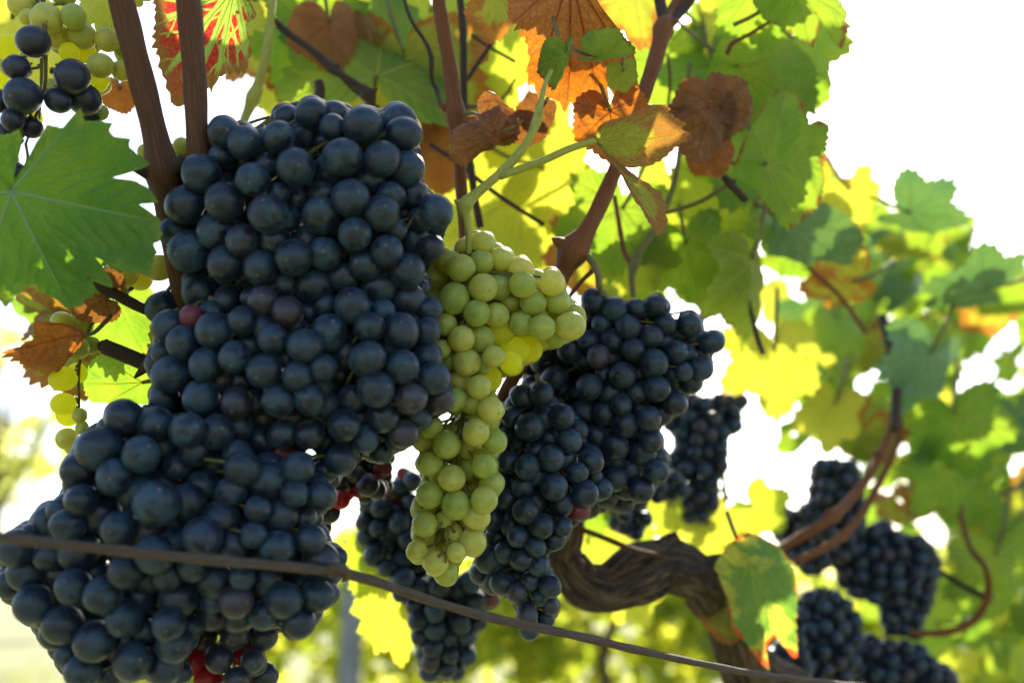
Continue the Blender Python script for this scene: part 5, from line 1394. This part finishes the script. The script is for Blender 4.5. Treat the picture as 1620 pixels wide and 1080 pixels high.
def leaf_cloud(n, box, size, seed, blobs):
    """n five-pointed leaf faces gathered round blobs (x, y, z, r)"""
    g = np.random.default_rng(seed)
    B = np.array(blobs, float)
    w = B[:, 3] ** 2
    k = g.choice(len(B), n, p=w / w.sum())
    dirv = g.normal(size=(n, 3))
    dirv /= np.linalg.norm(dirv, axis=1)[:, None]
    C = B[k, :3] + dirv * (B[k, 3] * g.uniform(.35, 1.05, n) ** 0.6)[:, None] * np.array(box)
    V, Fc = [], []
    for i in range(n):
        nrm = Vector(g.normal(size=3) + np.array([0, -.3, .5])).normalized()
        q = nrm.to_track_quat('Z', 'Y')
        s = size * g.uniform(.6, 1.25)
        a0 = g.uniform(0, 6.28)
        o = len(V)
        pts = []
        for j in range(10):
            rr = s * (1.0 if j % 2 == 0 else .62)
            a = a0 + j * math.pi / 5
            pts.append(q @ Vector((math.cos(a) * rr, math.sin(a) * rr, .18 * s * math.cos(2 * a))))
        V.append(C[i])
        V += [C[i] + np.array(p) for p in pts]
        Fc += [[o, o + 1 + j, o + 1 + (j + 1) % 10] for j in range(10)]
    return np.array(V), Fc


def stick(path, rad, seg=8):
    return tube_geo(np.array(path, float), np.array(rad, float), seg)


VINE_MESH = []
for s in range(4):
    g = np.random.default_rng(60 + s)
    blobs = [(g.uniform(-.6, .6), g.uniform(-.2, .2), g.uniform(.42, .93), g.uniform(.16, .26)) for _ in range(14)]
    v, f = leaf_cloud(620, (1.1, .9, .9), 0.060, 70 + s, blobs)
    VINE_MESH.append(mesh_np('foliage', v, f, False))
    VINE_MESH[-1].materials.append(M['far_leaf'])
TR = tube_mesh('trunk', [stick([(0, 0, -.03), (.03, .01, .25), (-.02, 0, .5), (.05, 0, .7), (.25, 0, .78)], [.045, .035, .032, .028, .015], 10), stick([(0, 0, .55), (-.15, .01, .72), (-.35, 0, .78)], [.025, .02, .012])])
TR.materials.append(M['bark'])
k = 0
for (Y, x0, x1, dx, lab) in ((5.0, -1.15, 7.0, 0.82, 'leafy vine in the next row beyond the wire'), (8.6, -1.6, 12.0, 1.1, 'distant vine in the second row beyond the wire')):
    x = x0
    while x < x1:
        root = thing('grape_vine', (x, Y + x * 0.12, 0), lab, 'vine', 'vines of the rows behind')
        a = bpy.data.objects.new('foliage', VINE_MESH[k % 4])
        b = bpy.data.objects.new('trunk', TR)
        for q in (a, b):
            COL.objects.link(q)
            q.parent = root
        a.rotation_euler = (0, 0, (k % 2) * math.pi)
        k += 1
        x += dx * rnd.uniform(.9, 1.1)
for (px, d, wd, h, lab) in ((555, 4.4, .10, 1.05, 'weathered grey trellis post behind the yellow leaf, thicker of the two'), (697, 5.6, .07, 1.0, 'slim grey trellis post behind the narrow tail of dark grapes')):
    w = P(px, 1000, d)
    g = np.random.default_rng(int(px))
    v, f, t = tube_geo(np.array([(0, 0, -.05), (0, 0, .3), (.004, 0, .6), (0.006, 0, h - .02), (0.006, 0, h)]), np.array([wd / 2, wd / 2, wd / 2 * .98, wd / 2 * .96, wd / 2 * .8]), 14, lambda i, a, l: 1 + .04 * np.sin(3 * a))
    root = thing('trellis_post', (w.x, w.y, 0), lab, 'post')
    link('shaft', tube_mesh('shaft', [(v, f, t)]), M['post'], root)
    v, f, t = tube_geo(np.array([(wd * .62 * math.cos(a), wd * .62 * math.sin(a), h * .8) for a in np.linspace(0, 6.28, 17)]), np.full(17, .003), 5)
    link('wire_loop', tube_mesh('wire_loop', [(v, f, t)]), M['wire'], root)


def tree(x, y, h, spread, seed, label, n=300, leafs=0.2):
    g = np.random.default_rng(seed)
    root = thing('tree', (x, y, 0), label, 'tree', None)
    blobs = [(g.normal() * spread * .5, g.normal() * spread * .4, h * g.uniform(.45, .98), spread * g.uniform(.28, .5)) for _ in range(13)]
    v, f = leaf_cloud(n, (1, 1, .85), leafs, seed, blobs)
    link('crown', mesh_np('crown', v, f, False), M['far_tree'], root)
    parts = [stick([(0, 0, -.1), (.05, 0, h * .25), (-.05, .1, h * .5), (.1, 0, h * .8)], [h * .035, h * .028, h * .02, h * .006], 10)]
    for b in blobs[:7]:
        parts.append(stick([(0, 0, h * .35), (b[0] * .5, b[1] * .5, (h * .35 + b[2]) / 2), b[:3]], [h * .012, h * .009, h * .004], 6))
    link('trunk', tube_mesh('trunk', parts), M['bark'], root)


tree(-10.3, 20, 6.6, 1.7, 5, 'pale sunlit tree far behind, beyond the curled orange leaf')
tree(-13.6, 24, 7.4, 2.0, 6, 'taller pale tree at the frame edge behind the curled orange leaf')
tree(-9.4, 22, 2.4, 1.2, 7, 'low pale bush-like tree behind the edge of the largest dark bunch')
gb = np.random.default_rng(3)
nb = 9000
bx = gb.uniform(-6, 7, nb)
by = gb.uniform(2.2, 12, nb)
bh = gb.uniform(.05, .20, nb)
an = gb.uniform(0, 3.14, nb)
tl = gb.normal(0, .05, (nb, 2))
w = .006
V = np.stack([np.stack([bx - np.cos(an) * w, by - np.sin(an) * w, np.full(nb, -.01)], 1), np.stack([bx + np.cos(an) * w, by + np.sin(an) * w, np.full(nb, -.01)], 1), np.stack([bx + tl[:, 0], by + tl[:, 1], bh], 1)], 1).reshape(-1, 3)
go = link('grass', mesh_np('grass', V, np.arange(nb * 3).reshape(-1, 3), False), M['far_grass'])
go['kind'] = 'stuff'
